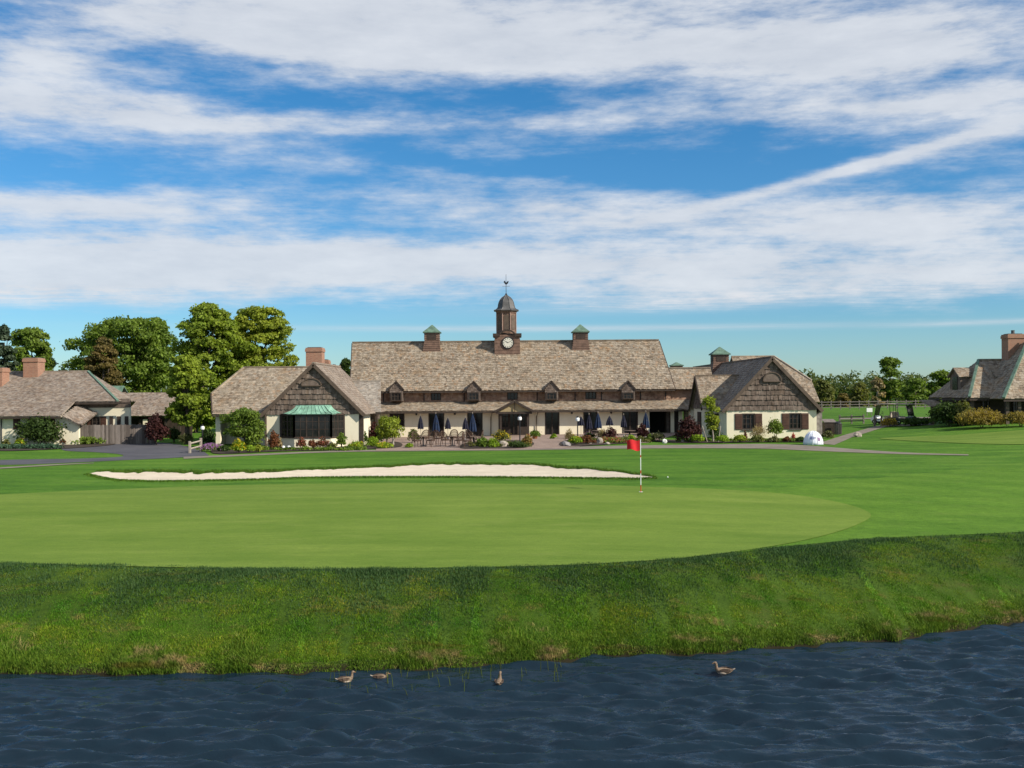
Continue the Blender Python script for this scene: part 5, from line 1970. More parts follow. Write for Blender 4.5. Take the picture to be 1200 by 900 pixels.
for lab, Y, prof, b, lmn, n in ft:
    tree('far_tree', lab, Y, prof, b, lmn, int(n * 1.8), .27, 34, trunk_r=.2, limbs=3, group='trees in front of the far wood', barkm=M_BARKP if 'pale thin' in lab else M_BARK)


def shrub(name, label, px, py, wpx, hpx, material, n=500, size=0.10, cat='shrub', bl=None, nb=60, Y=None, round_=False, upright=0.0, group=None, stem=True, asp=.6, sink=0.0):
    """a shrub standing where the sight line through its foot meets the ground"""
    g = G(px, py) if Y is None else Vector((wx(px, Y, py), Y, 0))
    g.z = h1(g.x, g.y)
    s = g.y / 1200
    w_, h_ = wpx * s / 2 * 1.12, hpx * s * 1.10
    n = int(n * 1.3)
    sd = nseed()
    R = np.random.default_rng(sd)
    t = T(name, label, cat, tuple(g), group)
    C = []
    if round_:
        C.append((g.x, g.y, g.z + h_ * .5, w_, w_, h_ * .52))
    else:
        k = max(5, int(5 + wpx * .35))
        for i in range(k):
            a, rr = R.uniform(0, 6.28), math.sqrt(R.random()) * .62
            q = R.uniform(.3, .48) * min(w_, h_ * .9)
            zz_ = g.z + h_ * R.uniform(.25, .82) * (1 - .35 * rr) - q * .1
            C.append((g.x + math.cos(a) * rr * w_, g.y + math.sin(a) * rr * w_ * .8, zz_, max(q, w_ * .34), max(q, w_ * .34), q))
        C.append((g.x, g.y, g.z + h_ * .35, w_ * .85, w_ * .8, h_ * .38))
        C.append((g.x, g.y, g.z + h_ * .62, w_ * .5, w_ * .5, h_ * .4))
    foliage('foliage', material, t, C, n, size, sd, inner=.35, upright=upright, asp=asp)
    if stem:
        m = MB()
        for i in range(4):
            a = R.uniform(0, 6.28)
            m.tube([(g.x + .03 * i, g.y, g.z - .1), (g.x + math.cos(a) * w_ * .3, g.y + math.sin(a) * w_ * .3, g.z + h_ * .6)], [.03, .012], 5)
        m.build('stem', M_BARK, t)
    if bl is not None:
        C2 = [(c[0], c[1], c[2] + c[5] * .25, c[3] * 1.02, c[4] * 1.02, c[5]) for c in C]
        foliage('blossoms', bl, t, C2, nb, size * .75, sd + 500, inner=.9)
    return t


# planting beds (dark mulch)
bed('planting_bed', [(248, 528), (262, 524.8), (312, 524.2), (425, 522.8), (462, 518), (470, 524), (425, 527), (330, 529.3), (258, 532.5)], 'mulch bed along the foot of the gabled wing')
bed('planting_bed', [(548, 519), (590, 516.5), (618, 517), (626, 521), (612, 525.6), (570, 526.2), (540, 526)], 'curved mulch bed left of the porch steps')
bed('planting_bed', [(655, 520.5), (672, 515), (720, 514), (758, 513.5), (760, 517.5), (720, 520.8), (668, 523.6)], 'curved mulch bed right of the porch')
bed('planting_bed', [(760, 516.5), (800, 515.8), (850, 516), (900, 515.6), (958, 515.8), (960, 518.4), (900, 518.6), (850, 519.2), (790, 519.3)], 'mulch bed along the foot of the shuttered wing')
bed('planting_bed', [(0, 523), (70, 521.8), (128, 519.5), (130, 522), (72, 526.5), (0, 528.8)], 'mulch bed before the left house and its fence')

# left house
shrub('shrub', 'large rounded dark green shrub against the cream wall of the left house', 46, 522, 56, 31, L_DARK, 3800, .11)
tag(foliage('ground_cover', L_TEAL, None, [(G(p, 526.3).x, G(p, 526.3).y, G(p, 526.3).z + .08, .55, .4, .28) for p in np.arange(-20, 70, 5)], 2600, .10, 900), 'low blue green ground cover edging the bed before the left house', 'ground cover', kind='stuff')
shrub('flowering_plant', 'small yellow flowering plant at the left foot of the large rounded shrub', 24, 523, 13, 8, L_LIME, 260, .08, 'plant', L_YFLOWER, 60)
shrub('flowering_plant', 'low yellow green plant beside the ground cover near the left edge', 7, 524.5, 10, 9, L_OLIVE, 240, .08, 'plant')
shrub('shrub', 'small rust coloured shrub between the large rounded shrub and the board fence', 75, 521.5, 11, 8, L_RUST, 300, .08)
shrub('low_hedge', 'low bright green hedge along the foot of the board fence', 103, 520.8, 48, 8.5, L_MID, 1500, .09, 'hedge')
shrub('shrub', 'tall maroon shrub between the board fence and the bright green trees', 183, 521.5, 27, 33, L_MAROON, 2600, .11)
shrub('shrub', 'dark green shrub right of the tall maroon one', 203, 518.5, 18, 16, L_DARK, 900, .10)
shrub('ornamental_grass', 'dry tan grass clump in the shade behind the split rail fence', 219, 521, 18, 13, L_PALE, 700, .10, 'grass clump', upright=.6, asp=.25)
shrub('shrub', 'dark shrub in the shade beside the corner of the gabled wing', 243, 523.5, 18, 20, L_DARK, 900, .10)
# gabled wing
shrub('flower_bed', 'lilac pink flowers behind the split rail fence', 246, 529.5, 30, 8, L_MID, 500, .07, 'flowers', L_PFLOWER, 700, stem=False)
shrub('shrub', 'dark green low shrub between the lilac flowers and the yellow shrub', 262, 529.5, 14, 7, L_DARK, 350, .08)
shrub('shrub', 'bright yellow shrub at the foot of the spreading green tree', 278.5, 531, 15, 14, L_LIME, 700, .07, 'shrub', L_YFLOWER, 320)
tree('spreading_tree', 'small spreading green tree hiding the arched recess of the gabled wing', 79.3,
     [(481.5, 276, 292), (486, 264, 305), (493, 256, 309), (500, 254, 310), (508, 262, 309), (515, 280, 308), (521, 287, 306)], 287, L_MID, 6500, .10, 46, trunk_r=.08, cr=(.11, .19), limbs=8)
shrub('shrub', 'yellow green low plant under the right side of the spreading tree', 293, 530.3, 13, 8, L_LIME, 400, .07)
shrub('shrub', 'lime low plant left of the rust red bush on the gabled wing', 303, 529.8, 12, 8, L_YELLOW, 380, .07)
shrub('shrub', 'upright rust red and green bush on the corner of the gabled wing', 320.5, 527.5, 14, 20, L_RUST, 800, .08)
shrub('shrub', 'tan green bush right of the upright rust red bush', 327.5, 527, 8, 12, L_TAN, 300, .07)
for px, lab in ((353, 'pinkish red shrub at the left end of the row under the bay window'), (366, 'smallest pinkish red shrub in the middle of the row under the bay window'), (378, 'widest pinkish red shrub at the right end of the row under the bay window')):
    shrub('shrub', lab, px, 525.5, {353: 13, 366: 10, 378: 16}[px], {353: 12, 366: 9, 378: 12}[px], L_RUST, 480, .07, 'shrub', L_KFLOWER, 60, Y=78.1, group='pinkish shrubs under the bay window')
shrub('shrub', 'low dull green plant right of the pinkish red shrubs', 389.5, 525.5, 14, 6, L_OLIVE, 300, .07)
shrub('shrub', 'upright green shrub before the cream pier right of the bay window', 400, 524.8, 11.5, 16, L_MID, 700, .07)
shrub('flowering_plant', 'low yellow flowering plant at the right corner of the gabled wing', 416.5, 525.3, 19, 7.5, L_LIME, 480, .07, 'plant', L_YFLOWER, 110)
shrub('shrub', 'dark maroon shrub in the corner between the gabled wing and the long hall', 439, 519, 16, 22, L_MAROON, 1000, .09)
shrub('shrub', 'dark green shrub beside the brown corner post of the gabled wing', 426, 521, 11, 15, L_DARK, 600, .08)
shrub('shrub', 'bright lime mound in front of the dark maroon shrub', 436, 524, 16, 11, L_LIME, 700, .07)
shrub('flowering_plant', 'low lime plant with yellow flowers right of the lime mound', 451, 525.5, 23, 6.5, L_LIME, 560, .07, 'plant', L_YFLOWER, 160)
tree('patio_tree', 'small yellow green tree with a pale trunk at the left end of the patio', 80.5,
     [(489.5, 446, 456), (494, 440, 470), (500, 438, 476), (507, 439, 475), (513, 444, 470)], 460.5, L_YELLOW, 2600, .09, 30, M_BARKP, .07, cr=(.12, .2), limbs=6)
shrub('shrub', 'tall dark shrub behind the small yellow green patio tree', 452, 519, 22, 19, L_DARK, 900, .09)
# patio beds
shrub('potted_shrub', 'olive shrub on the patio right of the small yellow green tree', 485, 519, 15, 15, L_OLIVE, 700, .08)
shrub('shrub', 'low green clump at the paving edge under the leftmost chairs', 479, 525, 10, 5, L_LIME, 260, .07)
shrub('shrub', 'green bush at the left end of the curved bed before the hall', 566, 524.8, 17, 11, L_MID, 700, .08)
shrub('shrub', 'bright green low bush between the first bush and the pale boulder', 578, 524.8, 15, 10, L_LIME, 520, .07)
shrub('flowering_plant', 'yellow flowering clump beside the left side of the porch', 587, 518.5, 20, 13, L_OLIVE, 620, .08, 'plant', L_YFLOWER, 280)
shrub('low_hedge', 'low dark green mound in front of the porch doors', 607, 525, 24, 7, L_DARK, 800, .07, 'hedge')
shrub('shrub', 'rust and gold clump at the right end of the curved bed before the hall', 618, 521.5, 13, 11, L_GOLD, 520, .07, 'shrub', L_KFLOWER, 60)
p_ = shrub('potted_plant', 'round green plant in a terracotta pot right of the porch', 627, 514.5, 11, 9, L_MID, 450, .07, 'potted plant', round_=True, stem=False)
g = Vector(p_.location)
MB().lathe((g.x, g.y, g.z), [(.16, 0), (.24, .3), (.27, .32), (.27, .38), (.2, .38)], 12).build('pot', M_TERRA, p_)
shrub('shrub', 'small bright green bush in front of the hall door right of the porch', 649, 514.5, 9, 5.5, L_LIME, 300, .07)
# bed right of the porch
shrub('ornamental_grass', 'tan feathery grass clump at the left end of the bed right of the porch', 667, 518.5, 13, 14, L_TAN, 600, .09, 'grass clump', upright=.65, asp=.2)
shrub('shrub', 'green and yellow bush beside the slanted dark rock', 674, 521.5, 17, 10, L_LIME, 600, .07, 'shrub', L_YFLOWER, 60)
shrub('shrub', 'rust tinted bush between the yellow bush and the pale stones', 687, 520.5, 15, 9, L_RUST, 500, .07)
shrub('flowering_plant', 'dark plant with purple flowers below the group of closed parasols', 690, 515.2, 17, 8, L_DARK, 450, .07, 'plant', L_PFLOWER, 90)
shrub('shrub', 'maroon vase shaped shrub in front of the cream wall right of the purple flowers', 715, 516.5, 17, 14, L_MAROON, 700, .08)
shrub('ornamental_grass', 'pale cream grass clump left of the maroon vase shaped shrub', 706, 516, 12, 13, L_TAN, 420, .09, 'grass clump', upright=.65, asp=.2)
shrub('flower_bed', 'low strip of rust red flowers at the front of the right hand bed', 718, 519.3, 36, 6, L_MID, 600, .07, 'flowers', L_KFLOWER, 420, stem=False)
shrub('shrub', 'small lime bush right of the rust red flowers', 739, 518, 13, 8, L_LIME, 420, .07)
shrub('shrub', 'nearly black maroon shrub by the blue parasol and the covered porch', 753, 515.5, 14, 17, L_MAROON, 800, .09)
shrub('shrub', 'green bush left of the tan mound near the flag', 762, 517.5, 10, 8, L_MID, 340, .07)
shrub('shrub', 'tan green rounded mound left of the white stone', 771, 517.5, 14, 9, L_PALE, 480, .07, round_=True)
# shuttered wing
shrub('shrub', 'big dark maroon shrub in the shade of the small side gable', 808, 518.5, 30, 27, L_MAROON, 2300, .10)
shrub('shrub', 'round green mound in front of the big maroon shrub', 817.5, 519, 13, 8.5, L_LIME, 460, .07, round_=True)
yt2 = tree('young_tree', 'young yellow green tree held by two slanting stakes beside the shuttered wing', 79.5,
           [(466, 826, 834), (471, 823, 841), (479, 821, 844), (487, 822, 845), (495, 826, 843), (502, 829, 842)], 835.5, L_YELLOW, 2300, .09, 26, M_BARKP, .06, cr=(.16, .26), limbs=5)
for a, b in ((829.5, 823), (841.5, 844.5)):
    g0 = G(a, 518.5)
    z = wz(b, 499, g0.y)
    MB().tube([(g0.x, g0.y, g0.z - .1), (wx(b, g0.y), g0.y + .1, z)], .035, 6).build('stake', M_RAIL, yt2)
shrub('shrub', 'green shrub climbing behind the staked young tree', 838, 517.5, 16, 18, L_DARK, 800, .08)
shrub('shrub', 'lime mound at the left corner of the shuttered cream wall', 846.5, 519.3, 12, 8, L_LIME, 440, .07, round_=True)
shrub('shrub', 'lime mound under the left shuttered window', 867, 518.9, 12, 8, L_YELLOW, 440, .07, round_=True)
shrub('shrub', 'thin dark sprig right of the mound under the left shuttered window', 873.5, 518.2, 5, 13, L_RUST, 130, .06)
shrub('ornamental_grass', 'pale feathery grass clump leaning between the two shuttered windows', 889, 516.5, 24, 18, L_TAN, 620, .10, 'grass clump', upright=.75, asp=.14)
shrub('shrub', 'dull green low mound below the feathery grass clump', 887, 518.6, 17, 8, L_OLIVE, 480, .07)
shrub('shrub', 'clipped round green shrub between the two shuttered windows', 908.3, 514.6, 14.5, 20, L_MID, 1300, .07, round_=True)
shrub('shrub', 'grey low plant at the foot of the clipped round shrub', 906.5, 518.3, 16, 6, L_PALE, 360, .07)
shrub('shrub', 'rust low plant under the right shuttered window', 922, 518.2, 10, 6, L_RUST, 300, .07)
shrub('shrub', 'small twiggy plant with red tips under the right shuttered window', 929.5, 517, 6, 9, L_KFLOWER, 150, .06)
shrub('shrub', 'dark green low plant left of the white dome tent', 938.5, 518, 11, 6, L_DARK, 320, .07)
shrub('flowering_plant', 'pale leafy plant between the white dome tent and the wooden bin', 970.5, 513.5, 14, 8, L_PALE, 380, .08, 'plant')
# near the golf carts and the right house
shrub('flowering_plant', 'yellow flowering shrub at the bend of the pale side path', 1043, 500, 20, 9, L_GOLD, 600, .10, 'plant', L_YFLOWER, 110)
shrub('low_hedge', 'low dark hedge behind the golf carts', 1072, 499, 36, 9, L_DARK, 1300, .10, 'hedge')
shrub('shrub', 'big dark evergreen shrub under the left eave of the hipped house', 1111, 499.5, 46, 26, L_DARK, 3600, .11)
shrub('shrub', 'golden topped shrub between the dark evergreen and the golden bush', 1128, 499.5, 26, 28, L_OLIVE, 1600, .10)
shrub('ornamental_grass', 'large golden green bush in front of the hipped house', 1150, 501.5, 58, 21, L_GOLD, 3600, .11, 'grass clump', upright=.45, asp=.35)
shrub('ornamental_grass', 'smaller golden bush beside the post of the hipped house at the right edge', 1196, 500, 34, 16, L_GOLD, 1700, .11, 'grass clump', upright=.45, asp=.35)


# stones
def rock(label, px, py, wpx, hpx, material=M_STONE, tilt=0.0):
    g = G(px, py)
    s = g.y / 1200
    bm = bmesh.new()
    bmesh.ops.create_icosphere(bm, subdivisions=2, radius=1)
    R = np.random.default_rng(nseed())
    for v in bm.verts:
        n = 1 + .16 * R.normal()
        v.co = Vector((v.co.x * wpx * s / 2 * n, v.co.y * wpx * s / 2.4 * n, v.co.z * hpx * s * .62 * n))
    bmesh.ops.rotate(bm, verts=bm.verts, cent=(0, 0, 0), matrix=Matrix.Rotation(tilt, 3, 'Y'))
    me = bpy.data.meshes.new('boulder')
    bm.to_mesh(me)
    bm.free()
    o = link('boulder', me, material)
    o.location = (g.x, g.y, g.z + hpx * s * .35)
    return tag(o, label, 'boulder')


rock('pale boulder behind the yellow shrub near the lilac flowers', 258.5, 527.5, 12, 7, M_STONEG)
rock('pale slanting boulder at the front of the curved bed left of the porch', 590, 524, 11, 8, M_STONE, .4)
rock('dark slanted rock at the paving edge right of the porch', 663, 523, 12, 6, M_STONEG, .3)
rock('small pale stone left of the larger one in the bed right of the porch', 691, 520.5, 5, 4)
rock('large pale stone in the bed right of the porch', 703, 520, 8, 8)
rock('flat pale stone in front of the rust red flowers', 712, 521, 7, 3)
rock('round white stone on the grass left of the big maroon shrub', 779, 519.5, 5.5, 5.5, simple('white_stone', (.55, .53, .5), .8, .2, 4))
rock('tiny pale stone between the white stone and the big maroon shrub', 800, 518.5, 4, 3.5)
rock('pale stone on the grass beside the side path', 1005, 512, 9, 6)


# ------------------------------------------------------------------ small things
# flagstick
g = G(751, 577.5)
fl = T('golf_flag', 'red golf flag blowing left on a white and red striped stick in the green', 'flag', tuple(g))
top = wz(751, 514.5, g.y)
hh = top - g.z
segs = [(0, .145, 1), (.145, .36, 0), (.36, .42, 1), (.42, .66, 0), (.66, .70, 1), (.70, 1.0, 0)]
for a, b, c in segs:
    MB().tube([(g.x, g.y, g.z + hh * a), (g.x, g.y, g.z + hh * b)], .016, 8).build('red_band' if c else 'flagstick', M_RED if c else M_WHITE, fl)
nx2, nz2 = 16, 8
v, f = [], []
L_, Hf = .50, .43
for i in range(nx2 + 1):
    for j in range(nz2 + 1):
        u, w_ = i / nx2, j / nz2
        x = g.x - .02 - u * L_ * (1 - .06 * math.sin(u * 5))
        y = g.y + .07 * math.sin(u * 6.5 + w_ * .7) * u
        z = top - .02 - w_ * Hf * (1 - .10 * u) - u * .05 - .045 * math.sin(u * 5.5 + .4)
        v.append((x, y, z))
for i in range(nx2):
    for j in range(nz2):
        a = i * (nz2 + 1) + j
        f.append((a, a + 1, a + nz2 + 2, a + nz2 + 1))
m = MB()
m.add(v, f)
k = len(v)
m.add([(p[0], p[1] + .008, p[2]) for p in v], [tuple(reversed(q)) for q in f])
m.build('flag_cloth', M_RED, fl, True)
MB().lathe((g.x, g.y, g.z + .036), [(.02, .006), (.08, .008), (.085, .004)], 16).build('cup_rim', M_WHITE, fl)
g = G(782.5, 559.8)
tag(link('golf_ball', MB().lathe((0, 0, 0), [(.006, 0), (.024, .010), (.031, .031), (.024, .052), (.006, .062)], 14).build('tmp', M_WHITE).data, None), 'tiny white ball lying on the rough right of the bunker tip', 'golf ball').location = (g.x, g.y, g.z)
bpy.data.objects.remove(bpy.data.objects['tmp'])

# board fence
a, b = G(66, 521.5), G(182, 520)
fn = T('board_fence', 'grey weathered board fence between the left house and the trees', 'fence', tuple(a))
top0 = wz(70, 498.6, a.y)
n = 50
R = random.Random(4)
m = MB()
for i in range(n):
    p, q = lerp(a, b, i / n), lerp(a, b, (i + .94) / n)
    t_ = lerp(top0, top0 - .03, i / n) + R.uniform(-.035, .035)
    zz0 = h1(p.x, p.y) - .2
    dy = R.uniform(-.012, .012)
    m.prism([(p.x, p.y + dy, zz0), (q.x, q.y + dy, zz0), (q.x, q.y + dy, t_), (p.x, p.y + dy, t_)], (0, .03, 0))
fm, fnt, fb, fL = mat('weathered_fence_boards')
fc = ramp(fnt, [(0, (.075, .06, .05)), (.5, (.13, .108, .092)), (1, (.20, .17, .15))], island(fnt))
fc = mixc(fnt, 1.0, fc, ramp(fnt, [(.3, (.7, .7, .7)), (.7, (1.15, 1.13, 1.1))], noise(fnt, mapping(fnt, worldpos(fnt), (4, 4, .6)), 3, 4)), 'MULTIPLY')
fL.new(fc, fb.inputs['Base Color'])
fb.inputs['Roughness'].default_value = .9
m.build('boards', fm, fn)
m = MB()
for z in (.4, 1.4):
    m.bar(a + Vector((0, .08, z)), b + Vector((0, .08, z)), .05, .1)
m.build('rail', M_FENCE, fn)
for i in range(8):
    p = lerp(a, b, i / 7)
    MB().box(p.x - .06, p.x + .06, p.y + .1, p.y + .22, p.z - .3, top0 - .1).build('post', M_FENCE, fn)

# split rail fence
fr = T('split_rail_fence', 'short bleached split rail fence at the edge of the car park', 'fence', tuple(G(229, 531)))
pp = [G(222.5, 531.2), G(235.5, 529.5)]
for p, hgt in zip(pp, (.85, 1.0)):
    MB().box(p.x - .07, p.x + .07, p.y - .07, p.y + .07, p.z - .3, p.z + hgt).build('post', M_RAIL, fr)
for h in (.35, .72):
    MB().tube([pp[0] + Vector((0, 0, h - .04)), pp[1] + Vector((0, 0, h + .08))], [.06, .055], 6).build('rail', M_RAIL, fr)


def rail_fence(label, pts, hgt, rails, wd=.1):
    t = T('rail_fence', label, 'fence', tuple(pts[0]), 'rail fences in the far field')
    for p in pts:
        MB().box(p.x - wd * .7, p.x + wd * .7, p.y - wd * .7, p.y + wd * .7, p.z - .3, p.z + hgt + .1).build('post', M_FENCE, t)
    for k in range(rails):
        z = hgt * (k + .75) / rails
        m = MB()
        for p, q in zip(pts[:-1], pts[1:]):
            m.bar(p + Vector((0, -wd, z)), q + Vector((0, -wd, z)), .05, wd * 1.2)
        m.build('rail', M_FENCE, t)
    return t


Yf = 150.0
pts = [Vector((wx(px, Yf), Yf, h1(wx(px, Yf), Yf))) for px in np.arange(930, 1100, 11)]
rail_fence('long three railed fence across the far field in front of the wood', pts, 1.2, 3, .09)
pts = [G(px, 497 - (px - 984) * .02) for px in (984, 998, 1012)]
rail_fence('short low fence beside the pale side path', pts, .8, 2, .1)
pts = [G(px, 499.5) for px in (1025, 1033)]
rail_fence('two dark posts with a rail left of the golf carts', pts, .9, 1, .1)
g = G(1019, 487)
sb = T('notice_board', 'small white board on posts before the far fence', 'sign', tuple(g))
MB().box(g.x - .32, g.x + .32, g.y - .03, g.y + .03, g.z + .4, g.z + .85).build('board', M_WHITE, sb)
for dx in (-.25, .25):
    MB().box(g.x + dx - .04, g.x + dx + .04, g.y + .04, g.y + .1, g.z - .2, g.z + .8).build('post', M_FENCE, sb)


# lamp posts
def lamp(label, px, py, top_py):
    g = G(px, py)
    t = T('lamp_post', label, 'lamp post', tuple(g), 'white lantern posts')
    top = wz(px, top_py, g.y) - g.z
    MB().lathe(tuple(g), [(.10, -.1), (.10, .12), (.05, .2), (.04, top - .42), (.07, top - .4)], 10).build('pole', M_IRON, t)
    MB().lathe((g.x, g.y, g.z + top - .4), [(.08, 0), (.15, .06), (.16, .22), (.11, .32)], 10).build('lantern', M_WHITE, t)
    MB().lathe((g.x, g.y, g.z + top - .08), [(.14, 0), (.06, .07), (.02, .12)], 10).build('lantern_cap', M_IRON, t)
    return t


lamp('white lantern post in the shade by the split rail fence', 237.5, 524, 498)
lamp('white lantern post in front of the porch doors', 609.3, 519, 487)
lamp('white lantern post left of the group of closed parasols', 677, 519, 488)
for px, lab in ((332, 'small white ground light at the left under the bay window'), (338.5, 'small white ground light right beside the other one under the bay window')):
    g = G(px, 527)
    t = T('ground_light', lab, 'garden light', tuple(g))
    MB().lathe(tuple(g), [(.05, -.05), (.05, .12), (.12, .14), (.13, .26), (.04, .3)], 10).build('lamp_head', M_WHITE, t)
    MB().tube([g, g + Vector((0, .0, .12))], .06, 6).build('spike', M_IRON, t)


# parasols (closed)
def parasol(px, py, top_py, bot_py, material, label, rad=.24):
    g = G(px, py)
    t = T('closed_parasol', label, 'parasol', tuple(g), 'closed parasols on the patio')
    zt = wz(px, top_py, g.y)
    zb_ = wz(px, bot_py, g.y)
    MB().tube([g, (g.x, g.y, zt + .05)], .022, 8).build('pole', M_RAIL, t)
    MB().lathe(tuple(g), [(.25, 0), (.25, .06), (.06, .1), (.05, .3)], 14).build('base', M_STONEG, t)
    n = 16
    v, f = [], []
    L_ = zt - zb_
    prof = [(0.0, .03), (.10, .10), (.35, .52), (.62, .80), (.80, .92), (.93, 1.0), (1.0, .92)]
    for s, r in prof:
        for k in range(n):
            a = 2 * PI * k / n
            rr = rad * r * (1.0 if k % 2 == 0 else .66)
            zz_ = zt - L_ * s + (0 if k % 2 == 0 else .05 * s)
            v.append((g.x + rr * math.cos(a), g.y + rr * math.sin(a), zz_))
    for i in range(len(prof) - 1):
        for k in range(n):
            a, b = i * n + k, i * n + (k + 1) % n
            f.append((a, b, b + n, a + n))
    m = MB().add(v, f)
    m.f.append(tuple(range(n)))
    m.build('canopy', material, t)
    MB().lathe((g.x, g.y, zb_ + L_ * .42), [(rad * .58, 0), (rad * .62, .03), (rad * .58, .06)], 12).build('strap', M_IRON, t)
    return t


parasol(493, 516, 485.5, 503, M_NAVY, 'closed navy parasol nearest the small yellow green patio tree', .27)
parasol(511, 513.5, 483.5, 506, M_BLUE, 'closed blue parasol in front of the leftmost hall door', .36)
parasol(525, 516, 488.5, 503, M_NAVY, 'closed navy parasol against the cream wall between the two blue ones', .27)
parasol(545.5, 516, 488, 503.5, M_NAVY, 'closed navy parasol touching the left side of the second blue one', .28)
parasol(554, 513.5, 483.5, 506, M_BLUE, 'closed blue parasol before the hall door next to the porch', .36)
parasol(681, 514.5, 487, 499, M_NAVY, 'closed navy parasol beside the white lantern right of the porch', .30)
parasol(690.5, 513.5, 484.5, 503, M_NAVY, 'closed dark parasol between the lantern and the tall blue parasol', .30)
parasol(701, 512.5, 482.5, 502, M_BLUE, 'tall closed blue parasol at the right of the group of three', .34)
parasol(714.5, 514, 486.5, 498.5, M_NAVY, 'closed navy parasol above the maroon vase shaped shrub', .32)
parasol(731, 513.5, 485, 501, M_NAVY, 'closed navy parasol before the dark hall door left of the covered porch', .28)
parasol(757, 513, 481.5, 502, M_BLUE, 'closed blue parasol at the edge of the dark covered porch', .32)


# patio chairs and tables
def chair_at(loc, rz, label):
    t = T('wicker_chair', label, 'chair', (0, 0, 0), 'brown wicker chairs on the patio')
    m = MB()
    m.lathe((0, 0, 0), [(.24, .40), (.27, .42), (.27, .46), (.2, .48)], 14)
    m.build('seat', M_WICKER, t)
    m = MB()
    arc = [(.27 * math.cos(a), .27 * math.sin(a) + .02) for a in np.linspace(math.radians(10), math.radians(170), 13)]
    zt_ = [.60 + .42 * math.sin(q) ** .7 for q in np.linspace(.05, PI - .05, 13)]
    m.tube([(x, y, z) for (x, y), z in zip(arc, zt_)], .025, 6)
    for (x, y), z in zip(arc[1:-1], zt_[1:-1]):
        m.tube([(x, y * .95, .45), (x, y, z)], .014, 5)
    for kz in (.35, .7):
        m.tube([(x, y, .45 + (z - .45) * kz) for (x, y), z in zip(arc, zt_)], .012, 5)
    m.build('backrest', M_WICKER, t)
    for s in (-1, 1):
        MB().tube([(s * .27, .06, .61), (s * .30, -.12, .64), (s * .27, -.22, .60), (s * .22, -.22, .42)], .022, 6).build('armrest', M_WICKER, t)
        for y in (-1, 1):
            MB().tube([(s * .2, y * .18, .42), (s * .24, y * .23, 0)], [.022, .018], 6).build('leg', M_WICKER, t)
    t.location = loc
    t.rotation_euler = (0, 0, rz)
    t.scale = (1.2, 1.2, 1.12)
    return t


chs = [(488, 524.5, .6, 'brown wicker chair at the left end of the patio under the first navy parasol'),
       (498, 521, 3.6, 'brown wicker chair behind the leftmost one, facing away from the hall'),
       (505, 524, -.6, 'brown wicker chair facing the leftmost one across the first table'),
       (513, 521.5, 2.6, 'brown wicker chair in front of the first blue parasol'),
       (522, 523.5, .9, 'brown wicker chair at the left side of the middle patio table'),
       (532, 520.5, 3.3, 'brown wicker chair behind the middle patio table'),
       (538, 524, -.9, 'brown wicker chair at the right side of the middle patio table'),
       (547, 525, .4, 'brown wicker chair nearest the cart path before the second blue parasol'),
       (551.5, 521, 2.4, 'brown wicker chair at the foot of the second blue parasol'),
       (561, 522.5, -1.2, 'brown wicker chair beside the green bush at the end of the patio')]
c0 = None
for px, py, rz, lab in chs:
    g = G(px, py)
    g.z += .03
    if c0 is None:
        c0 = chair_at(tuple(g), rz, lab)
    else:
        dup(c0, tuple(g), rz, lab)


def table_at(px, py, label):
    t = T('patio_table', label, 'table', (0, 0, 0), 'round tables on the patio')
    MB().lathe((0, 0, 0), [(.5, .70), (.52, .71), (.52, .74), (.5, .75)], 20).build('tabletop', M_TABLE, t)
    MB().lathe((0, 0, 0), [(.06, .05), (.05, .3), (.07, .70)], 10).build('pedestal', M_IRON, t)
    MB().lathe((0, 0, 0), [(.30, 0), (.30, .03), (.08, .07)], 14).build('foot', M_IRON, t)
    g = G(px, py)
    t.location = (g.x, g.y, g.z + .03)
    return t


t0 = table_at(496, 523, 'round brown table between the two leftmost wicker chairs')
for px, py, lab in ((530, 523, 'round brown table in the middle group of wicker chairs'), (555, 523.5, 'round brown table by the second blue parasol'), (701, 515.5, 'round table under the tall blue parasol right of the porch'), (738, 515.5, 'round table left of the covered porch')):
    g = G(px, py)
    dup(t0, (g.x, g.y, g.z + .03), None, lab)

# white dome tent
g = G(953, 521)
s = g.y / 1200
tw, th_ = 22.5 * s / 2, 16 * s
tt = T('dome_tent', 'small white dome tent with dark printed marks on the grass by the shuttered wing', 'tent', tuple(g))
prof = [(math.cos(a) * tw, math.sin(a) * th_) for a in np.linspace(0, PI / 2 - .02, 9)]
MB().lathe(tuple(g), prof, 24).build('canopy', M_TENT, tt, True)
m = MB()
for k in range(6):
    a = PI / 6 * k + .2
    m.tube([(g.x + math.cos(a) * math.cos(e) * tw * 1.01, g.y + math.sin(a) * math.cos(e) * tw * 1.01, g.z + math.sin(e) * th_ * 1.01) for e in np.linspace(0, PI, 15)], .012, 5)
m.build('tent_pole', M_WHITE, tt)


def patch(parent, az, e0, e1, da, material):
    v, f = [], []
    for i in range(5):
        for j in range(5):
            a = az + da * (i / 4 - .5)
            e = lerp(e0, e1, j / 4)
            v.append((g.x + math.sin(a) * math.cos(e) * tw * 1.012, g.y - math.cos(a) * math.cos(e) * tw * 1.012, g.z + math.sin(e) * th_ * 1.012))
    for i in range(4):
        for j in range(4):
            a = i * 5 + j
            f.append((a, a + 5, a + 6, a + 1))
    return MB().add(v, f).build('printed_mark', material, parent)


patch(tt, -.42, .42, .66, .42, simple('blue_print', (.16, .19, .34), .7, .5, 30))
patch(tt, .38, .30, .58, .36, simple('purple_print', (.24, .14, .25), .7, .5, 30))
patch(tt, -.05, .50, .60, .2, simple('grey_print', (.25, .25, .33), .7, .4, 30))

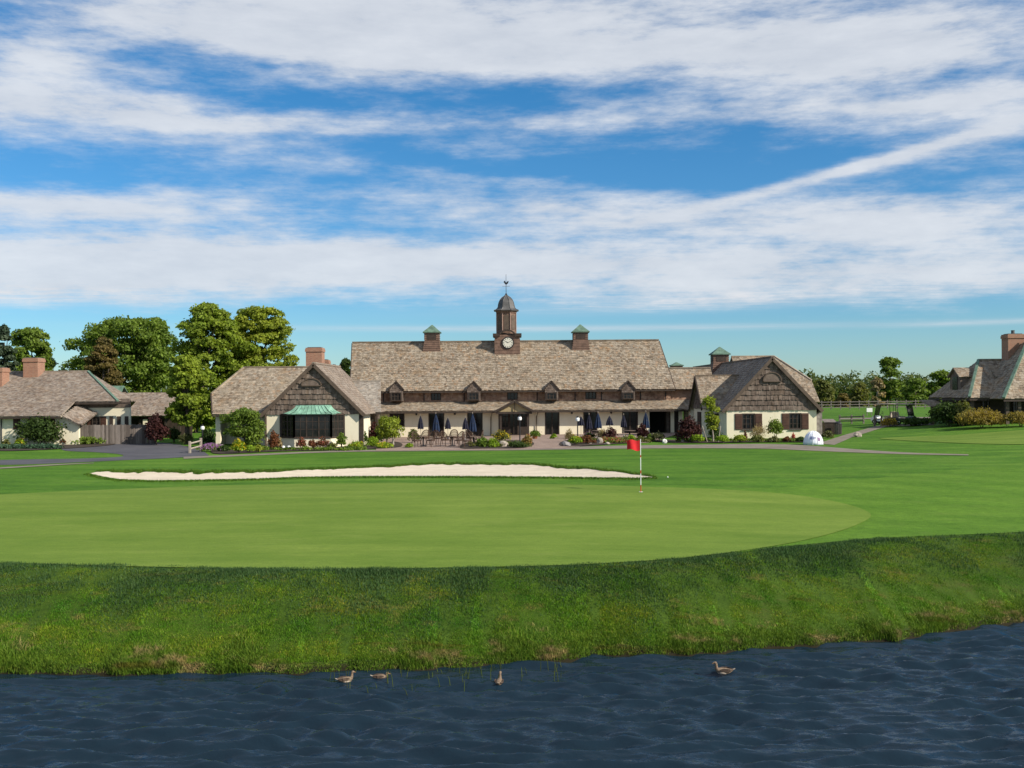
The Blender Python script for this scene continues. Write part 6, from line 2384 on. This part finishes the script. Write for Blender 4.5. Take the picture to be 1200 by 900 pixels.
# wooden bin shelter and its post
g = G(973, 509)
s = g.y / 1200
bn = T('bin_shelter', 'dark wooden bin shelter beside the stone corner of the shuttered wing', 'bin shelter', tuple(g))
m = MB()
bw_, bh_ = 13 * s / 2, 14 * s
m.box(g.x - bw_, g.x + bw_, g.y, g.y + .8, g.z - .1, g.z + bh_)
for i in range(9):
    x = g.x - bw_ + (i + .5) * bw_ * 2 / 9
    m.box(x - bw_ / 11, x + bw_ / 11, g.y - .02, g.y - .002, g.z + .05, g.z + bh_ - .05)
m.build('cabinet', M_TIMBER, bn)
MB().prism([(g.x - bw_ - .06, g.y - .08, g.z + bh_), (g.x + bw_ + .06, g.y - .08, g.z + bh_), (g.x + bw_ + .06, g.y + .9, g.z + bh_ + .22), (g.x - bw_ - .06, g.y + .9, g.z + bh_ + .22)], (0, 0, .05)).build('lid', M_FENCE, bn)
g = G(982, 509)
tn = T('litter_bin', 'grey slatted litter bin right of the dark wooden bin shelter', 'bin', tuple(g))
m = MB()
m.lathe(tuple(g), [(.26, 0), (.28, .9), (.24, .9)], 14)
for k in range(14):
    a = 2 * PI * k / 14
    m.bar((g.x + .29 * math.cos(a), g.y + .29 * math.sin(a), g.z + .03), (g.x + .31 * math.cos(a), g.y + .31 * math.sin(a), g.z + .9), .08, .02)
m.build('bin_body', M_FENCE, tn)
MB().lathe((g.x, g.y, g.z + .9), [(.32, 0), (.3, .08), (.1, .2)], 14).build('bin_lid', M_IRON, tn)


# golf carts
def golf_cart(loc, rz, label, bodym):
    t = T('golf_cart', label, 'golf cart', (0, 0, 0), 'golf carts beside the right house')
    m = MB()
    side = [(-1.2, .28), (1.15, .28), (1.2, .55), (.95, .78), (.62, .72), (.45, .38), (.0, .38), (-.05, .62), (-.7, .66), (-1.2, .72)]
    m.prism([(x, -.56, z) for x, z in side], (0, 1.12, 0))
    m.build('body', bodym, t)
    MB().box(-.75, -.05, -.55, .55, .67, .8).build('seat', M_RAIL, t)
    MB().prism([(-.72, -.55, .8), (-.6, -.55, .8), (-.72, -.55, 1.2), (-.82, -.55, 1.2)], (0, 1.1, 0)).build('backrest', M_RAIL, t)
    MB().prism([(-1.1, -.62, 1.86), (.75, -.62, 1.86), (.82, -.62, 1.91), (.6, -.62, 1.98), (-1.0, -.62, 1.98), (-1.15, -.62, 1.92)], (0, 1.24, 0)).build('roof', M_RAIL, t)
    for s in (-1, 1):
        MB().tube([(.85, s * .5, .75), (.62, s * .52, 1.86)], .025, 6).build('roof_post', M_IRON, t)
        MB().tube([(-.95, s * .5, .7), (-1.0, s * .52, 1.86)], .025, 6).build('roof_post', M_IRON, t)
        for x in (-.78, .78):
            w_ = MB().tube([(x, s * .5, .24), (x, s * .66, .24)], .24, 16).build('wheel', M_IRON, t)
            MB().tube([(x, s * .655, .24), (x, s * .672, .24)], .12, 12).build('rim', M_WHITE, w_)
    MB().tube([(.75, -.25, .78), (.35, -.25, 1.05)], .02, 6).tube([(.35 + .03 * math.cos(a), -.25 + .17 * math.sin(a), 1.05 + .15 * math.cos(a)) for a in np.linspace(0, 2 * PI, 13)], .015, 5, False).build('steering_wheel', M_IRON, t)
    MB().prism([(.86, -.48, .8), (.86, .48, .8), (.64, .48, 1.8), (.64, -.48, 1.8)], (.015, 0, 0)).build('windscreen', M_GLASS, t)
    t.location = loc
    t.rotation_euler = (0, 0, rz)
    return t


g = G(1058, 497.8)
gcr = golf_cart(tuple(g), 0.15, 'roofed golf cart with a white top parked nearest the hipped house', simple('dark_cart_body', (.06, .055, .05), .4, .2, 3, spec=.5))
g = G(1043, 497.5)
golf_cart((g.x, g.y + 1.2, g.z), 2.4, 'white bodied golf cart parked at an angle left of the other one', M_WHITE)


# ------------------------------------------------------------------ ducks
def duck_mat():
    m, nt, b, L = mat('brown_duck_feathers')
    tc = nt.nodes.new('ShaderNodeTexCoord')
    n = noise(nt, mapping(nt, tc.outputs['Object'], (9, 14, 14)), 3.0, 4, .7)
    c = ramp(nt, [(.3, (.06, .04, .025)), (.5, (.17, .115, .07)), (.72, (.33, .25, .17))], n)
    L.new(c, b.inputs['Base Color'])
    b.inputs['Roughness'].default_value = .8
    return m


M_DUCK = duck_mat()
M_DUCKP = simple('pale_duck_feathers', (.38, .31, .24), .8, .25, 25)
M_DUCKD = simple('dark_duck_feathers', (.075, .05, .035), .8, .5, 25)
M_BILL = simple('orange_brown_bill', (.30, .15, .04), .5, .2, 20)


def duck(px, py, rz, label, up=1.0, tuck=False, k=.76):
    x, y = at_z(px, py, .02)
    t = T('duck', label, 'duck', (0, 0, 0), 'brown ducks on the pond')
    hz = .30 if not tuck else .17
    sp = [(-.30, .12, .006, .006), (-.25, .10, .045, .025), (-.18, .075, .085, .06), (-.08, .06, .115, .09), (.03, .06, .12, .10), (.12, .075, .10, .09), (.18, .11, .065, .065), (.205, .16, .042, .045),
          (.21, lerp(.16, hz, .55), .034, .038), (.215, hz - .03, .036, .04), (.235, hz, .043, .043), (.27, hz, .036, .033), (.295, hz - .008, .014, .014)]
    if tuck:
        sp[7:] = [(.19, .15, .05, .05), (.19, .17, .045, .045), (.20, .185, .045, .042), (.225, .19, .043, .04), (.255, .185, .034, .03), (.275, .18, .014, .014)]
    n = 14
    v, f = [], []
    for i, (sx, sz, rw, rh_) in enumerate(sp):
        p = Vector((sx, 0, sz))
        q = Vector((sp[min(i + 1, len(sp) - 1)][0] - sp[max(i - 1, 0)][0], 0, sp[min(i + 1, len(sp) - 1)][1] - sp[max(i - 1, 0)][1])).normalized()
        upv = Vector((-q.z, 0, q.x))
        for j in range(n):
            a = 2 * PI * j / n
            v.append(p + Vector((0, 1, 0)) * rw * math.cos(a) + upv * rh_ * math.sin(a))
    for i in range(len(sp) - 1):
        for j in range(n):
            a, b = i * n + j, i * n + (j + 1) % n
            f.append((a, b, b + n, a + n))
    f += [tuple(range(n)), tuple(reversed(range((len(sp) - 1) * n, len(sp) * n)))]
    MB().add(v, f).build('body', M_DUCK, t, True)
    hd = sp[-3]
    MB().lathe((0, 0, 0), [(.006, 0)], 4) if False else None
    MB().prism([(hd[0] + .03, -.018, hd[1] - .012), (hd[0] + .09, -.02, hd[1] - .028), (hd[0] + .09, .02, hd[1] - .028), (hd[0] + .03, .018, hd[1] - .012)], (0, 0, .016)).build('bill', M_BILL, t)
    for s in (-1, 1):
        m = MB()
        pr = [(-.27, .125), (-.12, .155), (.04, .155), (.12, .12), (.06, .075), (-.08, .07), (-.2, .095)]
        m.prism([(a, s * (.10 + .02 * math.sin((a + .27) / .4 * PI)) * (.55 if a < -.2 else 1), z) for a, z in pr], (0, s * .014, 0))
        m.build('wing', M_DUCKD, t)
        MB().lathe((hd[0] - .005, s * hd[2] * .9, hd[1] + .008), [(.002, -.006), (.007, 0), (.002, .006)], 6).build('eye', M_IRON, t)
    MB().prism([(-.24, -.04, .10), (-.33, -.03, .135), (-.33, .03, .135), (-.24, .04, .10)], (0, 0, .012)).build('tail', M_DUCKP, t)
    MB().lathe((.02, 0, 0), [(.09, -.02), (.125, .02), (.122, .05), (.10, .055)], 16, 0, 1.35, .98).build('flank', M_DUCKP, t, True)
    t.location = (x, y, -.02)
    t.rotation_euler = (0, 0, rz)
    t.scale = (k, k, k)
    return t


duck(405, 797, .35, 'brown duck with a raised neck at the left end of the pond ducks', k=.72)
duck(446, 794, .05, 'brown duck with its head tucked low beside the grass edge', tuck=True, k=.72)
duck(585, 800, 1.45, 'brown duck swimming away towards the bank, seen from behind', tuck=False, k=.76)
duck(848, 787, PI - .05, 'brown duck swimming left on its own, farthest from the other three', k=.82)

# low mixed planting that fills the beds
def filler(name, label, pxs, material, n, seed, hgt=.2, size=.075, bl=None):
    C = []
    R = np.random.default_rng(seed)
    for a, b in pxs:
        g = G(a + R.normal(0, .8), b)
        q = hgt * R.uniform(.5, 1.3)
        C.append((g.x, g.y + R.normal(0, .15), g.z + q * .5, q * 1.6, q * 1.3, q))
    return tag(foliage(name, material, None, C, n, size, seed, inner=.3), label, 'ground cover', kind='stuff')


filler('ground_cover', 'low mixed green planting filling the bed right of the porch', [(p, 517.5 + 1.2 * math.sin(p)) for p in np.arange(668, 765, 2.6)], L_OLIVE, 3600, 951)
filler('ground_cover', 'low rust tinted planting at the front of the right hand bed', [(p, 519.3) for p in np.arange(676, 735, 3.4)], L_RUST, 1200, 952, .14)
filler('ground_cover', 'low green planting along the foot of the shuttered wing', [(p, 517.6 + .6 * math.sin(p * 2)) for p in np.arange(796, 956, 4.1)], L_MID, 2600, 953, .15)
filler('ground_cover', 'low green planting along the foot of the gabled wing', [(p, 527.5 + .8 * math.sin(p)) for p in np.arange(256, 428, 3.6)], L_MID, 3000, 954, .15)
filler('ground_cover', 'low green planting filling the curved bed left of the porch', [(p, 522.5 + 1.5 * math.sin(p)) for p in np.arange(552, 622, 2.6)], L_OLIVE, 2400, 955, .2)
# ------------------------------------------------------------------ sky and light
w = bpy.data.worlds.new('World')
S.world = w
w.use_nodes = True
nt = w.node_tree
for n in list(nt.nodes):
    nt.nodes.remove(n)
out = nt.nodes.new('ShaderNodeOutputWorld')
bg = nt.nodes.new('ShaderNodeBackground')
nt.links.new(bg.outputs[0], out.inputs[0])
SKY_STRENGTH = 0.10
bg.inputs['Strength'].default_value = SKY_STRENGTH
sky = nt.nodes.new('ShaderNodeTexSky')
sky.sky_type = 'NISHITA'
sky.sun_disc = False
sky.sun_elevation = SUN_EL
sky.sun_rotation = PI - SUN_AZ
sky.altitude = 200
sky.air_density = 1.0
sky.dust_density = 0.3
sky.ozone_density = 2.5
tc = nt.nodes.new('ShaderNodeTexCoord')
sp = nt.nodes.new('ShaderNodeSeparateXYZ')
nt.links.new(tc.outputs['Generated'], sp.inputs[0])
X_, Y_, Z_ = sp.outputs
m = lambda *a, **k: mth(nt, *a, **k)
hyp = m('SQRT', m('ADD', m('MULTIPLY', X_, X_), m('MULTIPLY', Y_, Y_)))
EL = m('DIVIDE', Z_, m('MAXIMUM', hyp, 1e-4))          # tangent of the elevation
AZ = m('ARCTAN2', X_, Y_)
# cloud layer coordinates: where the sight line meets a high flat layer
zz = m('ADD', m('MAXIMUM', Z_, 0.0), 0.03)
cu = nt.nodes.new('ShaderNodeCombineXYZ')
nt.links.new(m('DIVIDE', X_, zz), cu.inputs[0])
nt.links.new(m('DIVIDE', Y_, zz), cu.inputs[1])
PL = cu.outputs[0]
wn = nt.nodes.new('ShaderNodeTexNoise')
wn.inputs['Scale'].default_value = 0.55
wn.inputs['Detail'].default_value = 6
wn.inputs['Roughness'].default_value = 0.62
nt.links.new(PL, wn.inputs['Vector'])
wsep = nt.nodes.new('ShaderNodeSeparateColor')
nt.links.new(wn.outputs['Color'], wsep.inputs[0])
AZW = m('ADD', AZ, m('MULTIPLY', m('SUBTRACT', wsep.outputs[0], 0.5), 0.16))
ELW = m('ADD', EL, m('MULTIPLY', m('MULTIPLY', m('SUBTRACT', wsep.outputs[1], 0.5), 0.34), m('ADD', m('MULTIPLY', EL, 0.9), 0.02)))


def blob(cx, cy, sx, sy, tilt, wgt, warp=True, power=1.0):
    d = ray(cx, cy)
    az0 = math.atan2(d.x, d.y)
    el0 = d.z / math.hypot(d.x, d.y)
    a = m('SUBTRACT', AZW if warp else AZ, az0)
    e = m('SUBTRACT', ELW if warp else EL, el0)
    c, s = math.cos(math.radians(tilt)), math.sin(math.radians(tilt))
    u = m('ADD', m('MULTIPLY', a, c * 1200 / sx), m('MULTIPLY', e, s * 1200 / sx))
    v = m('ADD', m('MULTIPLY', a, -s * 1200 / sy), m('MULTIPLY', e, c * 1200 / sy))
    r = m('ADD', m('MULTIPLY', u, u), m('MULTIPLY', v, v))
    return m('MULTIPLY', m('EXPONENT', m('MULTIPLY', r, -1.0)), wgt)


blobs = CLOUDS
den = None
for bl in blobs:
    g = blob(*bl)
    den = g if den is None else m('ADD', den, g)
# wisps: stretched noise in the cloud layer
n1 = noise(nt, mapping(nt, PL, (0.55, 1.25, 1), (0, 0, 0.10)), 1.15, 9, 0.62)
n2 = noise(nt, mapping(nt, PL, (1.0, 3.0, 1), (0, 0, -0.25)), 2.6, 8, 0.65)
n3 = noise(nt, mapping(nt, PL, (0.9, 0.9, 1), (0, 0, 0.5)), 0.9, 8, 0.6)
av = nt.nodes.new('ShaderNodeCombineXYZ')
nt.links.new(AZ, av.inputs[0])
nt.links.new(EL, av.inputs[1])
n4 = noise(nt, mapping(nt, av.outputs[0], (9, 30, 1), (0, 0, 0.05)), 1.0, 9, 0.62)
n5 = noise(nt, mapping(nt, av.outputs[0], (22, 80, 1), (0, 0, -0.12)), 1.0, 7, 0.68)
tex0 = m('ADD', m('MULTIPLY', m('SUBTRACT', n4, 0.5), 1.75), m('MULTIPLY', m('SUBTRACT', n5, 0.5), 1.0))
tex = m('ADD', tex0, m('ADD', m('MULTIPLY', m('SUBTRACT', n1, 0.5), 0.7), m('MULTIPLY', m('SUBTRACT', n2, 0.5), 0.5)))
over = nt.nodes.new('ShaderNodeMapRange')          # unseen cloud added overhead and behind the camera as whitish fill light
over.interpolation_type = 'SMOOTHSTEP'
over.inputs['From Min'].default_value = 0.42
over.inputs['From Max'].default_value = 0.75
nt.links.new(EL, over.inputs['Value'])
rear = nt.nodes.new('ShaderNodeMapRange')
rear.interpolation_type = 'SMOOTHSTEP'
rear.inputs['From Min'].default_value = 0.2
rear.inputs['From Max'].default_value = -0.4
nt.links.new(Y_, rear.inputs['Value'])
den = m('ADD', den, m('MULTIPLY', m('MAXIMUM', over.outputs[0], rear.outputs[0]), 0.62))
d0 = m('ADD', m('SUBTRACT', den, 0.42), m('MULTIPLY', tex, m('ADD', m('MULTIPLY', den, 0.55), 0.42)))
cov = nt.nodes.new('ShaderNodeMapRange')
cov.interpolation_type = 'SMOOTHSTEP'
cov.inputs['From Min'].default_value = -0.28
cov.inputs['From Max'].default_value = 0.60
nt.links.new(d0, cov.inputs['Value'])
thin = blob(655, 385, 330, 3.6, -0.3, 0.50, False)
thin = m('ADD', thin, blob(1150, 378, 90, 2.8, 0.4, 0.38, False))
thin = m('ADD', thin, blob(70, 350, 140, 9, 0, 0.34, False))
thin = m('ADD', thin, blob(820, 356, 230, 8, 1, 0.45, False))
thin = m('MULTIPLY', thin, m('ADD', m('MULTIPLY', n2, 1.6), 0.1))
COV = m('MULTIPLY', m('ADD', m('MULTIPLY', cov.outputs[0], 0.88), thin), 1.0, clamp=True)
# blue: the sky texture, a touch deeper
skyc = mixc(nt, 1.0, sky.outputs[0], SKY_TINT, 'MULTIPLY')
hz = nt.nodes.new('ShaderNodeMapRange')
hz.inputs['From Min'].default_value = 0.0
hz.inputs['From Max'].default_value = 0.30
nt.links.new(EL, hz.inputs['Value'])
skyc = mixc(nt, 1.0, skyc, ramp(nt, SKY_GRAD, hz.outputs[0]), 'MULTIPLY')
k = 1 / SKY_STRENGTH
shade = ramp(nt, [(0.28, tuple(c * k for c in CLOUD_LO)), (0.72, tuple(c * k for c in CLOUD_HI))], n4)
fin = mixc(nt, COV, skyc, shade)
nt.links.new(fin, bg.inputs['Color'])

sun = bpy.data.lights.new('sun', 'SUN')
sun.energy = SUN_STRENGTH
sun.angle = math.radians(0.5)
sun.color = (1.0, 0.925, 0.81)
so = bpy.data.objects.new('sun', sun)
COL.objects.link(so)
so.rotation_euler = SUN_DIR.to_track_quat('Z', 'Y').to_euler()
so.location = (60, -60, 60)

S.view_settings.view_transform = 'Standard'
S.view_settings.look = 'None'
S.view_settings.exposure = EXPOSURE
S.view_settings.gamma = 1
S.render.engine = 'CYCLES'
S.cycles.max_bounces = 6
S.cycles.transparent_max_bounces = 4
